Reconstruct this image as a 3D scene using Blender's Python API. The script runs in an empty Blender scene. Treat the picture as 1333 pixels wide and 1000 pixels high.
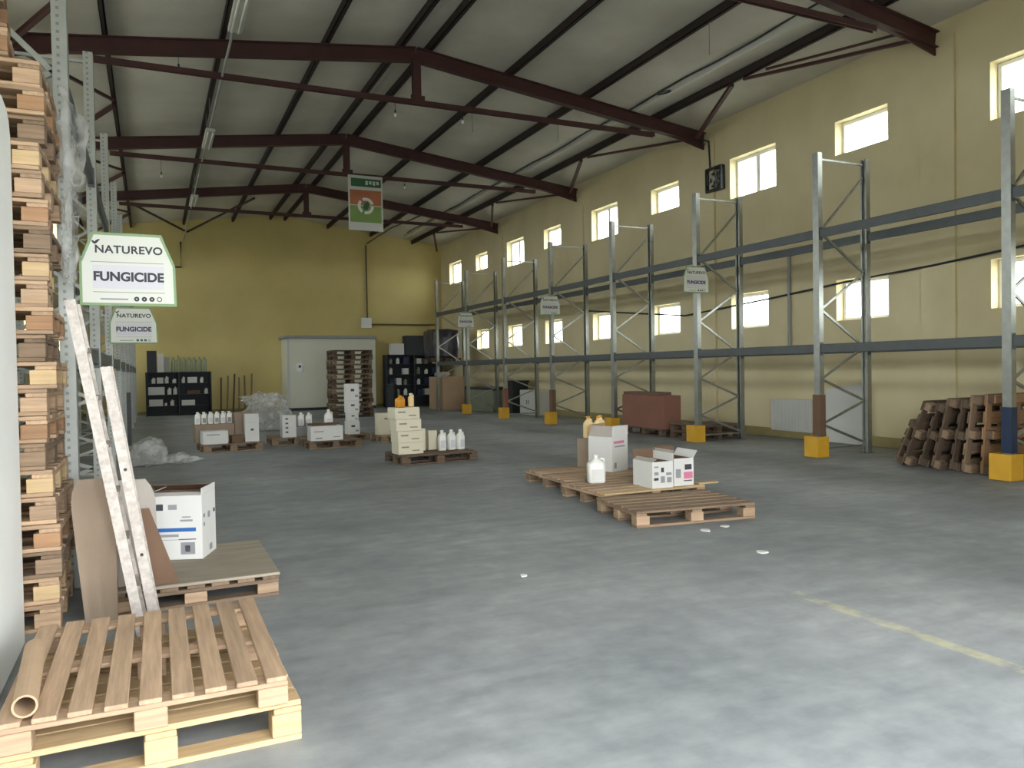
import bpy, bmesh, math, random
from mathutils import Vector, Matrix, noise
random.seed(7)
S = bpy.context.scene
C = S.collection
PI = math.pi
R = math.radians

# ------------------------------------------------------------------ helpers
def lin(r, g, b):
    f = lambda c: (c/255/12.92) if c/255 <= .04045 else ((c/255+.055)/1.055)**2.4
    return (f(r), f(g), f(b), 1)

class MB:
    """collects shapes and links them as ONE mesh object"""
    def __init__(s): s.bm = bmesh.new()
    def box(s, x0, x1, y0, y1, z0, z1, bev=0.0):
        t = bmesh.new()
        bmesh.ops.create_cube(t, size=1)
        for v in t.verts:
            v.co = Vector(((x0+x1)/2+v.co.x*(x1-x0), (y0+y1)/2+v.co.y*(y1-y0), (z0+z1)/2+v.co.z*(z1-z0)))
        if bev: bmesh.ops.bevel(t, geom=t.edges[:], offset=bev, segments=1, affect='EDGES')
        s._add(t); return s
    def _add(s, t):
        me = bpy.data.meshes.new('tmp'); t.to_mesh(me); t.free()
        s.bm.from_mesh(me); bpy.data.meshes.remove(me)
    def beam(s, p0, p1, w, h, up=(0, 0, 1)):
        p0, p1 = Vector(p0), Vector(p1); d = p1-p0; L = d.length; d.normalize()
        u = Vector(up); sd = d.cross(u)
        if sd.length < 1e-4: sd = d.cross(Vector((0, 1, 0)))
        sd.normalize(); u = sd.cross(d)
        vs = []
        for a in (0, L):
            for b, c in ((-1, -1), (1, -1), (1, 1), (-1, 1)):
                vs.append(s.bm.verts.new(p0+d*a+sd*(b*w/2)+u*(c*h/2)))
        for f in ((3, 2, 1, 0), (4, 5, 6, 7), (0, 1, 5, 4), (1, 2, 6, 5), (2, 3, 7, 6), (3, 0, 4, 7)):
            s.bm.faces.new([vs[i] for i in f])
        return s
    def tube(s, pts, r, seg=10, cap=True):
        pts = [Vector(p) for p in pts]; rings = []
        for i, p in enumerate(pts):
            d = (pts[min(i+1, len(pts)-1)]-pts[max(i-1, 0)]).normalized()
            a = d.cross(Vector((0, 0, 1)))
            if a.length < 1e-3: a = d.cross(Vector((1, 0, 0)))
            a.normalize(); b = a.cross(d)
            rr = r[i] if isinstance(r, (list, tuple)) else r
            rings.append([s.bm.verts.new(p+a*(rr*math.cos(k*2*PI/seg))+b*(rr*math.sin(k*2*PI/seg))) for k in range(seg)])
        for A, B in zip(rings, rings[1:]):
            for k in range(seg):
                s.bm.faces.new((A[k], A[(k+1) % seg], B[(k+1) % seg], B[k]))
        if cap:
            s.bm.faces.new(rings[0][::-1]); s.bm.faces.new(rings[-1])
        return s
    def loft(s, rings, cap=True):
        vr = [[s.bm.verts.new(p) for p in r] for r in rings]; n = len(vr[0])
        for A, B in zip(vr, vr[1:]):
            for k in range(n): s.bm.faces.new((A[k], A[(k+1) % n], B[(k+1) % n], B[k]))
        if cap:
            s.bm.faces.new(vr[0][::-1]); s.bm.faces.new(vr[-1])
        return s
    def prism(s, poly, axis, a0, a1):
        """extrude a 2-D outline along an axis ('x','y','z')"""
        def P(u, v, a): return {'x': (a, u, v), 'y': (u, a, v), 'z': (u, v, a)}[axis]
        A = [s.bm.verts.new(P(u, v, a0)) for u, v in poly]; B = [s.bm.verts.new(P(u, v, a1)) for u, v in poly]
        n = len(poly)
        for k in range(n): s.bm.faces.new((A[k], A[(k+1) % n], B[(k+1) % n], B[k]))
        s.bm.faces.new(A[::-1]); s.bm.faces.new(B); return s
    def quad(s, *ps):
        s.bm.faces.new([s.bm.verts.new(p) for p in ps]); return s
    def mesh(s, name, m, smooth=False):
        bmesh.ops.recalc_face_normals(s.bm, faces=s.bm.faces[:])
        me = bpy.data.meshes.new(name); s.bm.to_mesh(me); s.bm.free()
        if m: me.materials.append(m)
        if smooth:
            for p in me.polygons: p.use_smooth = True
        return me
    def build(s, name, m, parent=None, loc=(0, 0, 0), smooth=False):
        return link(name, s.mesh(name, m, smooth), parent, loc)

def link(name, me, parent=None, loc=(0, 0, 0), rot=(0, 0, 0)):
    o = bpy.data.objects.new(name, me); C.objects.link(o)
    o.location = loc; o.rotation_euler = rot
    if parent: o.parent = parent
    return o
def tag(o, label, cat, group=None, kind=None):
    o['label'] = label; o['category'] = cat
    if group: o['group'] = group
    if kind: o['kind'] = kind
    return o
def thing(name, label, cat, loc=(0, 0, 0), rot=0, group=None):
    o = bpy.data.objects.new(name, None); C.objects.link(o)
    o.empty_display_size = .1
    o.location = loc; o.rotation_euler = rot if isinstance(rot, tuple) else (0, 0, rot)
    return tag(o, label, cat, group)
def struct(o):
    o['kind'] = 'structure'; return o
def copy_tree(o, parent=None):
    c = o.copy(); C.objects.link(c)
    if parent: c.parent = parent
    for ch in list(o.children): copy_tree(ch, c)
    return c
ORD = ['', 'first', 'second', 'third', 'fourth', 'fifth', 'sixth', 'seventh', 'eighth', 'ninth', 'tenth', 'eleventh', 'twelfth',
       'thirteenth', 'fourteenth', 'fifteenth', 'sixteenth', 'seventeenth', 'eighteenth', 'nineteenth', 'twentieth',
       'twenty-first', 'twenty-second', 'twenty-third', 'twenty-fourth']

# ------------------------------------------------------------------ materials
def mat(name, col, rough=.6, metal=0., var=.0, scale=4., col2=None, bump=0., stretch=None, rnd=0., spec=.5):
    m = bpy.data.materials.new(name); m.use_nodes = True
    nt = m.node_tree; b = nt.nodes['Principled BSDF']
    b.inputs['Roughness'].default_value = rough; b.inputs['Metallic'].default_value = metal
    b.inputs['Specular IOR Level'].default_value = spec
    c1 = col; c2 = col2 if col2 else tuple(x*(1-var) for x in col[:3])+(1,)
    tc = nt.nodes.new('ShaderNodeTexCoord'); mp = nt.nodes.new('ShaderNodeMapping')
    nt.links.new(tc.outputs['Object'], mp.inputs['Vector'])
    if stretch: mp.inputs['Scale'].default_value = stretch
    oi = nt.nodes.new('ShaderNodeObjectInfo')
    ml = nt.nodes.new('ShaderNodeMath'); ml.operation = 'MULTIPLY'; ml.inputs[1].default_value = 37.
    nt.links.new(oi.outputs['Random'], ml.inputs[0])
    ad = nt.nodes.new('ShaderNodeVectorMath'); ad.operation = 'ADD'
    nt.links.new(mp.outputs[0], ad.inputs[0])
    if rnd: nt.links.new(ml.outputs[0], ad.inputs[1])
    nz = nt.nodes.new('ShaderNodeTexNoise'); nz.inputs['Scale'].default_value = scale; nz.inputs['Detail'].default_value = 6
    nz.inputs['Roughness'].default_value = .6
    nt.links.new(ad.outputs[0], nz.inputs['Vector'])
    rp = nt.nodes.new('ShaderNodeValToRGB'); rp.color_ramp.elements[0].position = .3; rp.color_ramp.elements[1].position = .7
    rp.color_ramp.elements[0].color = c2; rp.color_ramp.elements[1].color = c1
    nt.links.new(nz.outputs['Fac'], rp.inputs[0])
    out = rp.outputs[0]
    if rnd:
        hs = nt.nodes.new('ShaderNodeHueSaturation')
        mr = nt.nodes.new('ShaderNodeMapRange'); mr.inputs['To Min'].default_value = 1-rnd; mr.inputs['To Max'].default_value = 1+rnd*.55
        nt.links.new(oi.outputs['Random'], mr.inputs['Value']); nt.links.new(mr.outputs[0], hs.inputs['Value'])
        nt.links.new(out, hs.inputs['Color']); out = hs.outputs[0]
    nt.links.new(out, b.inputs['Base Color'])
    if bump:
        bp = nt.nodes.new('ShaderNodeBump'); bp.inputs['Strength'].default_value = bump; bp.inputs['Distance'].default_value = .01
        nt.links.new(nz.outputs['Fac'], bp.inputs['Height']); nt.links.new(bp.outputs[0], b.inputs['Normal'])
    return m

M = {}
GR = (1.5, 22, 22)
M['wood'] = mat('pallet_wood', lin(186, 156, 126), .75, var=.38, scale=2., bump=.25, stretch=GR, rnd=.3)
M['wood_new'] = mat('fresh_wood', lin(196, 168, 126), .7, var=.25, scale=2., bump=.2, stretch=GR, rnd=.14)
M['wood_mid'] = mat('weathered_wood', lin(146, 122, 98), .8, var=.42, scale=2., bump=.3, stretch=GR, rnd=.32)
M['wood_old'] = mat('old_grey_wood', lin(112, 92, 74), .85, var=.5, scale=2., bump=.35, stretch=GR, rnd=.4)
M['wood_orange'] = mat('orange_wood', lin(164, 126, 92), .75, var=.3, scale=2., bump=.25, stretch=GR, rnd=.2)
M['ply'] = mat('worn_plywood', lin(158, 147, 130), .8, var=.28, scale=3., stretch=(1, 5, 5))
M['card'] = mat('cardboard', lin(176, 148, 118), .85, var=.14, scale=3)
M['card_grey'] = mat('pale_cardboard', lin(152, 133, 114), .85, var=.16, scale=2.5)
M['card_dark'] = mat('brown_cardboard', lin(112, 86, 66), .85, var=.2, scale=3)
M['card_red'] = mat('red_brown_cardboard', lin(134, 92, 76), .85, var=.12, scale=1.5)
M['white_card'] = mat('white_carton', lin(212, 211, 206), .65, var=.06, scale=3)
M['cream'] = mat('cream_carton', lin(216, 209, 184), .7, var=.07, scale=3)
M['white_plastic'] = mat('white_plastic', lin(232, 232, 224), .4, var=.05, scale=6)
M['cream_plastic'] = mat('cream_plastic', lin(232, 206, 150), .45, var=.1, scale=6)
M['amber_plastic'] = mat('amber_plastic', lin(216, 148, 40), .35, var=.15, scale=6)
M['green_plastic'] = mat('pale_green_plastic', lin(150, 160, 130), .4, var=.2, scale=6)
M['ink'] = mat('dark_print', lin(58, 60, 66), .7)
M['ink_grey'] = mat('grey_print', lin(140, 140, 144), .7)
M['ink_blue'] = mat('blue_print', lin(38, 96, 164), .6)
M['ink_pink'] = mat('pink_print', lin(206, 120, 150), .6)
M['steel'] = mat('galvanised_steel', lin(168, 170, 164), .38, .85, var=.22, scale=9, spec=.5)
M['steel_light'] = mat('light_galvanised_steel', lin(158, 161, 155), .5, .45, var=.15, scale=9)
M['beam'] = mat('rack_beam_grey', lin(90, 95, 96), .45, .3, var=.2, scale=6)
M['yellow'] = mat('yellow_paint', lin(208, 160, 46), .5, var=.12, scale=5)
M['red_steel'] = mat('oxide_red_steel', lin(74, 42, 41), .6, var=.25, scale=3)
M['purlin'] = mat('dark_purlin', lin(48, 35, 33), .65, var=.25, scale=3)
M['dark'] = mat('dark_metal', lin(46, 50, 54), .6, var=.2)
M['black'] = mat('black_plastic', lin(28, 31, 34), .5, var=.2)
M['navy'] = mat('navy_plastic', lin(30, 48, 76), .5, var=.15)
M['grey'] = mat('grey_paint', lin(150, 152, 150), .6, var=.12)
M['pale_grey'] = mat('pale_grey_paint', lin(196, 196, 190), .6, var=.08, scale=2)
M['white'] = mat('white_paint', lin(228, 230, 226), .5, var=.05, scale=2)
M['door_white'] = mat('white_sheet_metal', lin(236, 238, 234), .5, var=.06, scale=1.5)
M['pvc'] = mat('white_window_frame', lin(236, 236, 230), .4)
M['green_rim'] = mat('green_rim', lin(128, 156, 112), .6)
M['sign_white'] = mat('sign_white', lin(212, 214, 204), .55, var=.03)
M['sign_grey'] = mat('sign_grey_panel', lin(204, 202, 208), .55)
M['alu'] = mat('paint_spattered_aluminium', lin(190, 182, 174), .55, .1, scale=30, col2=lin(154, 144, 135))
M['green_tarp'] = mat('grey_green_cover', lin(128, 134, 112), .7, var=.2)
M['poster_green'] = mat('poster_dark_green', lin(48, 98, 66), .6, var=.15)
M['poster_orange'] = mat('poster_orange', lin(176, 108, 72), .6, var=.2, scale=3)
M['poster_light_green'] = mat('poster_grass_green', lin(122, 150, 80), .6, var=.2, scale=3)
M['sheet_back'] = mat('faded_cardboard', lin(178, 170, 160), .85, var=.15, scale=2)
M['wrap'] = mat('dark_stretch_wrap', lin(52, 48, 58), .35, var=.3, scale=4)
M['conduit'] = mat('drab_conduit', lin(96, 86, 60), .7)
M['rubber'] = mat('rubber', lin(30, 30, 30), .8)
M['cabin'] = mat('cabin_panel', lin(214, 214, 196), .6, var=.08, scale=.8)
M['foliage'] = mat('leaves', lin(96, 130, 66), .7, var=.4, scale=3)

def clear_mat(name, tint, fac, rough=.25):
    m = bpy.data.materials.new(name); m.use_nodes = True; nt = m.node_tree; nt.nodes.clear()
    o = nt.nodes.new('ShaderNodeOutputMaterial'); t = nt.nodes.new('ShaderNodeBsdfTransparent'); g = nt.nodes.new('ShaderNodeBsdfGlossy')
    g.inputs['Roughness'].default_value = rough; x = nt.nodes.new('ShaderNodeMixShader'); x.inputs[0].default_value = fac
    t.inputs[0].default_value = tint
    nt.links.new(t.outputs[0], x.inputs[1]); nt.links.new(g.outputs[0], x.inputs[2]); nt.links.new(x.outputs[0], o.inputs[0])
    return m
M['glass'] = clear_mat('window_glass', (.97, .99, .98, 1), .06, .05)
def film_mat():
    m = bpy.data.materials.new('crumpled_film'); m.use_nodes = True; nt = m.node_tree; nt.nodes.clear()
    o = nt.nodes.new('ShaderNodeOutputMaterial'); t = nt.nodes.new('ShaderNodeBsdfTransparent'); p = nt.nodes.new('ShaderNodeBsdfPrincipled')
    p.inputs['Base Color'].default_value = lin(214, 214, 210); p.inputs['Roughness'].default_value = .3
    n = nt.nodes.new('ShaderNodeTexNoise'); n.inputs['Scale'].default_value = 5; n.inputs['Detail'].default_value = 3
    mr = nt.nodes.new('ShaderNodeMapRange'); mr.inputs['From Min'].default_value = .35; mr.inputs['From Max'].default_value = .65
    mr.inputs['To Min'].default_value = .12; mr.inputs['To Max'].default_value = .5
    bp = nt.nodes.new('ShaderNodeBump'); bp.inputs['Strength'].default_value = .5; bp.inputs['Distance'].default_value = .05
    tc = nt.nodes.new('ShaderNodeTexCoord'); nt.links.new(tc.outputs['Object'], n.inputs['Vector'])
    nt.links.new(n.outputs['Fac'], bp.inputs['Height']); nt.links.new(bp.outputs[0], p.inputs['Normal'])
    x = nt.nodes.new('ShaderNodeMixShader'); nt.links.new(n.outputs['Fac'], mr.inputs[0]); nt.links.new(mr.outputs[0], x.inputs[0])
    nt.links.new(t.outputs[0], x.inputs[1]); nt.links.new(p.outputs[0], x.inputs[2]); nt.links.new(x.outputs[0], o.inputs[0])
    return m
M['film'] = film_mat()

def floor_mat():
    m = bpy.data.materials.new('worn_concrete'); m.use_nodes = True; nt = m.node_tree; b = nt.nodes['Principled BSDF']
    N = nt.nodes.new; Lk = nt.links.new
    tc = N('ShaderNodeTexCoord')
    def nz(sc, det, vec=None, st=None):
        n = N('ShaderNodeTexNoise'); n.inputs['Scale'].default_value = sc; n.inputs['Detail'].default_value = det; n.inputs['Roughness'].default_value = .65
        mp = N('ShaderNodeMapping'); Lk(tc.outputs['Object'], mp.inputs[0])
        if st: mp.inputs['Scale'].default_value = st; mp.inputs['Rotation'].default_value = (0, 0, .5)
        Lk(mp.outputs[0], n.inputs['Vector']); return n
    n1 = nz(.55, 5); n2 = nz(5, 8); n3 = nz(1.6, 6, st=(1, 4, 1))
    r1 = N('ShaderNodeValToRGB'); e = r1.color_ramp.elements
    e[0].position = .3; e[0].color = lin(120, 124, 126); e[1].position = .72; e[1].color = lin(162, 164, 163)
    Lk(n1.outputs['Fac'], r1.inputs[0])
    r2 = N('ShaderNodeValToRGB'); e = r2.color_ramp.elements
    e[0].position = .3; e[0].color = (.72, .72, .73, 1); e[1].position = .7; e[1].color = (1.12, 1.12, 1.1, 1)
    Lk(n2.outputs['Fac'], r2.inputs[0])
    x = N('ShaderNodeMix'); x.data_type = 'RGBA'; x.blend_type = 'MULTIPLY'; x.inputs[0].default_value = .8
    Lk(r1.outputs[0], x.inputs[6]); Lk(r2.outputs[0], x.inputs[7])
    r3 = N('ShaderNodeValToRGB'); e = r3.color_ramp.elements
    e[0].position = .35; e[0].color = (.78, .78, .79, 1); e[1].position = .6; e[1].color = (1, 1, 1, 1)
    Lk(n3.outputs['Fac'], r3.inputs[0])
    x2 = N('ShaderNodeMix'); x2.data_type = 'RGBA'; x2.blend_type = 'MULTIPLY'; x2.inputs[0].default_value = .7
    Lk(x.outputs[2], x2.inputs[6]); Lk(r3.outputs[0], x2.inputs[7])
    # worn yellow marking line running along the hall
    sp = N('ShaderNodeSeparateXYZ'); Lk(tc.outputs['Object'], sp.inputs[0])
    def mth(op, a, bb=None):
        q = N('ShaderNodeMath'); q.operation = op
        for i, v in enumerate((a, bb)):
            if v is None: continue
            if isinstance(v, (int, float)): q.inputs[i].default_value = v
            else: Lk(v, q.inputs[i])
        return q.outputs[0]
    dx = mth('ABSOLUTE', mth('SUBTRACT', sp.outputs[0], 3.47)); band = mth('LESS_THAN', dx, .045)
    yl = mth('LESS_THAN', sp.outputs[1], 3.5)
    wear = N('ShaderNodeMapRange'); wear.inputs['From Min'].default_value = .42; wear.inputs['From Max'].default_value = .62
    Lk(n2.outputs['Fac'], wear.inputs[0])
    k = mth('MULTIPLY', mth('MULTIPLY', band, yl), mth('MULTIPLY', wear.outputs[0], .32))
    x3 = N('ShaderNodeMix'); x3.data_type = 'RGBA'; Lk(k, x3.inputs[0]); Lk(x2.outputs[2], x3.inputs[6]); x3.inputs[7].default_value = lin(214, 200, 118)
    Lk(x3.outputs[2], b.inputs['Base Color'])
    rr = N('ShaderNodeMapRange'); rr.inputs['To Min'].default_value = .5; rr.inputs['To Max'].default_value = .75
    Lk(n2.outputs['Fac'], rr.inputs[0]); Lk(rr.outputs[0], b.inputs['Roughness'])
    b.inputs['Specular IOR Level'].default_value = .35
    bp = N('ShaderNodeBump'); bp.inputs['Strength'].default_value = .12; bp.inputs['Distance'].default_value = .01
    Lk(n2.outputs['Fac'], bp.inputs['Height']); Lk(bp.outputs[0], b.inputs['Normal'])
    return m
M['floor'] = floor_mat()
M['wall'] = mat('cream_yellow_wall', lin(216, 205, 168), .85, scale=.8, col2=lin(203, 190, 152), spec=.2)
M['back_wall'] = mat('yellow_wall', lin(208, 191, 132), .85, scale=.6, col2=lin(194, 177, 118), spec=.2)
M['ceiling'] = mat('dusty_ceiling_panel', lin(206, 203, 194), .9, scale=.7, col2=lin(186, 182, 171), spec=.15)
M['skirt'] = mat('wall_foot', lin(150, 138, 92), .85, var=.2)

# ------------------------------------------------------------------ the setting
XL, XR, Y0, YB = -2.15, 10.85, -.6, 30.0
XA = 4.4
def ztop(x): return 7.12-.125*abs(x-XA)          # rafter top
def zceil(x): return ztop(x)+.16
struct(MB().box(XL-.4, XR+.4, Y0-6, YB+.3, -.2, 0).build('floor', M['floor']))
cb = MB()
cb.prism([(XL-.3, zceil(XL-.3)), (XA, zceil(XA)), (XR+.3, zceil(XR+.3)), (XR+.3, zceil(XR+.3)+.12), (XA, zceil(XA)+.12), (XL-.3, zceil(XL-.3)+.12)], 'y', Y0-.3, YB+.3)
struct(cb.build('ceiling', M['ceiling']))

def holed_wall(name, x_in, x_out, holes, m):
    """wall in a plane of constant x with real openings and reveals"""
    ztop_ = zceil(x_in)
    ys = sorted({Y0, YB, *[h[0] for h in holes], *[h[1] for h in holes]})
    zs = sorted({0., ztop_, *[h[2] for h in holes], *[h[3] for h in holes]})
    b = MB()
    def isin(y, z): return any(h[0] < y < h[1] and h[2] < z < h[3] for h in holes)
    for a, c in zip(ys, ys[1:]):
        for d, e in zip(zs, zs[1:]):
            if isin((a+c)/2, (d+e)/2): continue
            for x in (x_in, x_out): b.quad((x, a, d), (x, c, d), (x, c, e), (x, a, e))
    for (a, c, d, e) in holes:
        b.quad((x_in, a, d), (x_in, c, d), (x_out, c, d), (x_out, a, d)); b.quad((x_in, a, e), (x_in, c, e), (x_out, c, e), (x_out, a, e))
        b.quad((x_in, a, d), (x_in, a, e), (x_out, a, e), (x_out, a, d)); b.quad((x_in, c, d), (x_in, c, e), (x_out, c, e), (x_out, c, d))
    bmesh.ops.remove_doubles(b.bm, verts=b.bm.verts[:], dist=1e-4)
    return struct(b.build(name, m))
FAR = [29.02, 26.25, 23.52, 20.84, 18.05, 15.3, 12.54, 9.85, 7.11, 4.37, 1.62]
holes_r = []
for i, y in enumerate(FAR):
    if i % 2 == 0: holes_r.append((y-1.28, y, 4.78, 5.6, True))
    else: holes_r.append((y-1.06, y, 4.98, 5.56, False))
for i, y in enumerate(FAR[1:]):
    holes_r.append((y-1.05, y, 2.12, 2.82, False))
wr = holed_wall('wall_right', XR, XR+.3, [h[:4] for h in holes_r], M['wall'])
added_holes_l = [(y-1.5, y, 4.7, 5.7, True) for y in FAR]+[(y-1.3, y, 2.05, 2.9, True) for y in FAR]  # two rows of left windows, added behind the rack to bring in daylight
holed_wall('wall_left', XL, XL-.3, [h[:4] for h in added_holes_l], M['wall'])
bw = MB().prism([(XL-.3, 0), (XR+.3, 0), (XR+.3, zceil(XR+.3)), (XA, zceil(XA)), (XL-.3, zceil(XL-.3))], 'y', YB, YB+.3)
struct(bw.build('wall_back', M['back_wall']))
# unseen front wall behind the camera; its gateway is added to let daylight in
fw = MB()
GX0, GX1, GZ = -.6, 4.0, 3.6
fw.prism([(XL-.3, 0), (GX0, 0), (GX0, GZ), (GX1, GZ), (GX1, 0), (XR+.3, 0), (XR+.3, zceil(XR+.3)), (XA, zceil(XA)), (XL-.3, zceil(XL-.3))], 'y', Y0-.3, Y0)
struct(fw.build('wall_front', M['wall']))
# pilasters on the right wall at the roof trusses, a proud band at the wall foot
TY = [2.5, 7.9, 13.27, 18.72, 24.09]
for i, y in enumerate(TY[1:]):
    struct(MB().box(XR-.05, XR, y-.28, y+.28, .16, zceil(XR)-.25).build('trim_%d' % (i+1), M['wall']))
struct(MB().box(XR-.09, XR, Y0, YB, 0, .16, .01).build('baseboard_right', M['skirt']))
struct(MB().box(XL, XR-.1, YB-.03, YB, 0, .1).build('baseboard_back', M['skirt']))

wn = 0
def window(h, xin, sgn):
    global wn
    wn += 1; a, c, d, e, dbl = h
    x0 = xin+sgn*.17; x1 = x0+sgn*.07
    w = bpy.data.objects.new('window_%d' % wn, None); C.objects.link(w); w.location = (x0, (a+c)/2, d); struct(w)
    hw, hh, t = (c-a)/2-.004, e-d-.008, .055
    A, B = sorted((0, x1-x0))
    f = MB()
    f.box(A, B, -hw, hw, .004, t).box(A, B, -hw, hw, hh-t, hh).box(A, B, -hw, -hw+t, t, hh-t).box(A, B, hw-t, hw, t, hh-t)
    f.build('frame', M['pvc'], w)
    spans = [(-hw+t, hw-t)]
    if dbl:
        MB().box(A-.008, B+.008, -.05, .05, t, hh-t).build('mullion', M['pvc'], w)
        spans = [(-hw+t, -.05), (.05, hw-t)]
    for s in spans:
        MB().box((A+B)/2-.004, (A+B)/2+.004, s[0], s[1], t, hh-t).build('pane', M['glass'], w)
for h in holes_r: window(h, XR, 1)
for h in added_holes_l: window(h, XL, -1)  # frames and panes of the added left windows

# ------------------------------------------------------------------ roof steel
def ibeam(b, p0, p1, w, h, t=.016):
    p0, p1 = Vector(p0), Vector(p1); d = (p1-p0).normalized()
    u = d.cross(Vector((0, 0, 1))).normalized().cross(d)*-1
    u = Vector((0, 0, 1)) if u.length < .1 else (u if u.z > 0 else -u)
    b.beam(p0, p1, t, h)
    b.beam(p0+u*(h/2-t/2), p1+u*(h/2-t/2), w, t); b.beam(p0-u*(h/2-t/2), p1-u*(h/2-t/2), w, t)
    return b
names = ['roof truss crossing above the added front gateway, oxide red', 'red steel roof truss ending in the top right corner',
         'red steel roof truss whose whole peak shows nearest the camera', 'dark red roof truss with the hanging poster',
         'dark red roof truss farthest back, closest to the yellow end wall']
DH = .25
for y, lb in zip(TY, names):
    t = thing('roof_truss', lb, 'roof truss', (0, y, 6.1), 0, 'steel roof trusses')
    for s in (-1, 1):
        xe = XA+s*6.38
        b = MB(); ibeam(b, (XA, 0, ztop(XA)-DH/2-6.1), (xe, 0, ztop(xe)-DH/2-6.1), .14, DH)
        b.build('rafter', M['red_steel'], t)
        hb = MB().prism([(xe, ztop(xe)-DH-6.1), (xe-s*1.0, ztop(xe-s*1.0)-DH-6.1), (xe, ztop(xe)-DH-6.1-.1)], 'y', -.012, .012)
        hb.build('haunch', M['red_steel'], t)
    b = MB()
    for q in (-.035, .035): b.beam((-.7, q, .05), (9.5, q, .05), .012, .085)
    b.box(-.7, 9.5, -.035, .035, .085, .095)
    b.build('tie_bar', M['red_steel'], t)
    b = MB(); b.box(XA-.07, XA+.07, -.06, -.045, .05, ztop(XA)-DH-6.1).box(XA-.07, XA+.07, .045, .06, .05, ztop(XA)-DH-6.1).box(XA-.01, XA+.01, -.045, .045, .05, ztop(XA)-DH-6.1)
    b.build('king_post', M['red_steel'], t)
    MB().box(XA-.13, XA+.13, -.075, -.061, .0, .16).build('gusset_plate', M['red_steel'], t)
PX = [(-2.0, 'roof purlin along the top of the left wall'), (-.52, 'left roof purlin directly over the left rack'), (1.16, 'roof purlin beside the row of tube lights'),
      (2.82, 'roof purlin halfway between the tube lights and the ridge'), (4.14, 'left one of the two parallel ridge purlins'), (4.66, 'right one of the two parallel ridge purlins'),
      (6.26, 'first roof purlin right of the ridge pair'), (7.93, 'second roof purlin right of the ridge pair'), (9.62, 'roof purlin with the pale duct running alongside it')]
for x, lb in PX:
    b = MB(); z = ztop(x)
    b.box(x-.035, x-.021, Y0, YB-.02, z, z+.15).box(x-.035, x+.035, Y0, YB-.02, z, z+.012).box(x-.035, x+.035, Y0, YB-.02, z+.138, z+.15).box(x+.023, x+.035, Y0, YB-.02, z, z+.03)
    tag(b.build('roof_purlin', M['purlin']), lb, 'purlin', 'roof purlins')
# eave braces between trusses and the eave purlins
ends = TY+[29.6]
brn = {0: 'nearest the camera', 1: 'above the wall fan', 2: 'in the middle of the hall', 3: 'in the last bay before the end wall'}
for i in range(1, 5):
    for s, side in ((1, 'right'), (-1, 'left')):
        xe = 10.5 if s > 0 else -1.75; xp = 9.62 if s > 0 else -.52
        ym = (ends[i]+ends[i+1])/2+.25
        b = MB(); zE = ztop(xe)-.06; zP = ztop(xp)-.03
        b.beam((xe-s*.1, ends[i]+.12, zE-.12), (xp, ym-.1, zP), .05, .05)
        b.beam((xe, ends[i+1]-.12, zE-.12), (xp, ym+.2, zP), .07, .07)
        if i == 1: b.beam((xe-s*.35, ends[i]+.12, zE-.06), (xp+s*.05, ym-.6, zP+.005), .035, .035)
        tag(b.build('eave_brace', M['red_steel']), 'red steel eave braces, %s side, %s' % (side, brn[i-1]), 'roof brace', 'eave braces')
b = MB(); b.beam((-.4, 24.2, 6.2), (1.25, 29.7, 6.42), .05, .05).beam((1.25, 29.7, 6.42), (2.9, 24.2, 6.6), .05, .05)
tag(b.build('wind_brace', M['purlin']), 'V-shaped wind brace under the roof before the end wall', 'roof brace')

# pale round duct with cable along the right eave purlin
d = thing('ceiling_duct', 'long pale round duct hung along the right eave purlin', 'duct', (9.18, 0, 6.72))
MB().tube([(0, 2.6, 0), (0, 29.4, 0)], .085, 14).build('pipe', M['pale_grey'], d, smooth=True)
pts = [(-.14+.015*math.sin(k*1.7), 2.6+k*.9, -.02-.03*abs(math.sin(k*.9))) for k in range(30)]
MB().tube(pts, .016, 6).build('cable', M['dark'], d)
b = MB()
for y in (5.3, 10.6, 13.0, 16.0, 21.4, 26.8): b.box(-.16, .1, y-.02, y+.02, .085, .10).box(-.01, .01, y-.01, y+.01, .1, ztop(9.18)+.16-6.72)
b.build('bracket', M['dark'], d)
rg = [(.0, 12.1+.1*math.cos(a*PI/8), .0+.1*math.sin(a*PI/8)) for a in range(17)]
MB().tube([(-.13+.06*math.cos(a*PI/8), 12.3+.2*math.sin(a*PI/8), -.08+.03*math.sin(a*PI/8)) for a in range(17)], .014, 6).build('cable_loop', M['dark'], d)

# tube lights and the conduit that joins them
cd = tag(MB().tube([(1.14, 7.0, 6.145), (1.14, 29.8, 6.145)], .02, 8).build('light_conduit', M['grey']), 'thin grey conduit linking the row of tube lights', 'conduit')
for y, lb in ((10.6, 'tube light at the top edge of the picture, largest of the row'), (16.6, 'tube light in front of the second visible truss'), (22.6, 'farthest tube light of the row, near the last truss')):
    t = thing('tube_light', lb, 'ceiling light', (1.14, y, 6.07), 0, 'tube lights over the left aisle')
    MB().box(-.09, .09, -.65, .65, -.035, .025, .01).build('housing', M['pale_grey'], t)
    for s in (-1, 1):
        MB().tube([(s*.045, -.6, -.05), (s*.045, .6, -.05)], .014, 8).build('lamp_tube', M['white_plastic'], t, smooth=True)
    b = MB()
    for s in (-1, 1): b.tube([(0, s*.5, .02), (0, s*.5, zceil(1.14)-6.07)], .006, 6)
    b.build('hanger', M['grey'], t)
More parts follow.
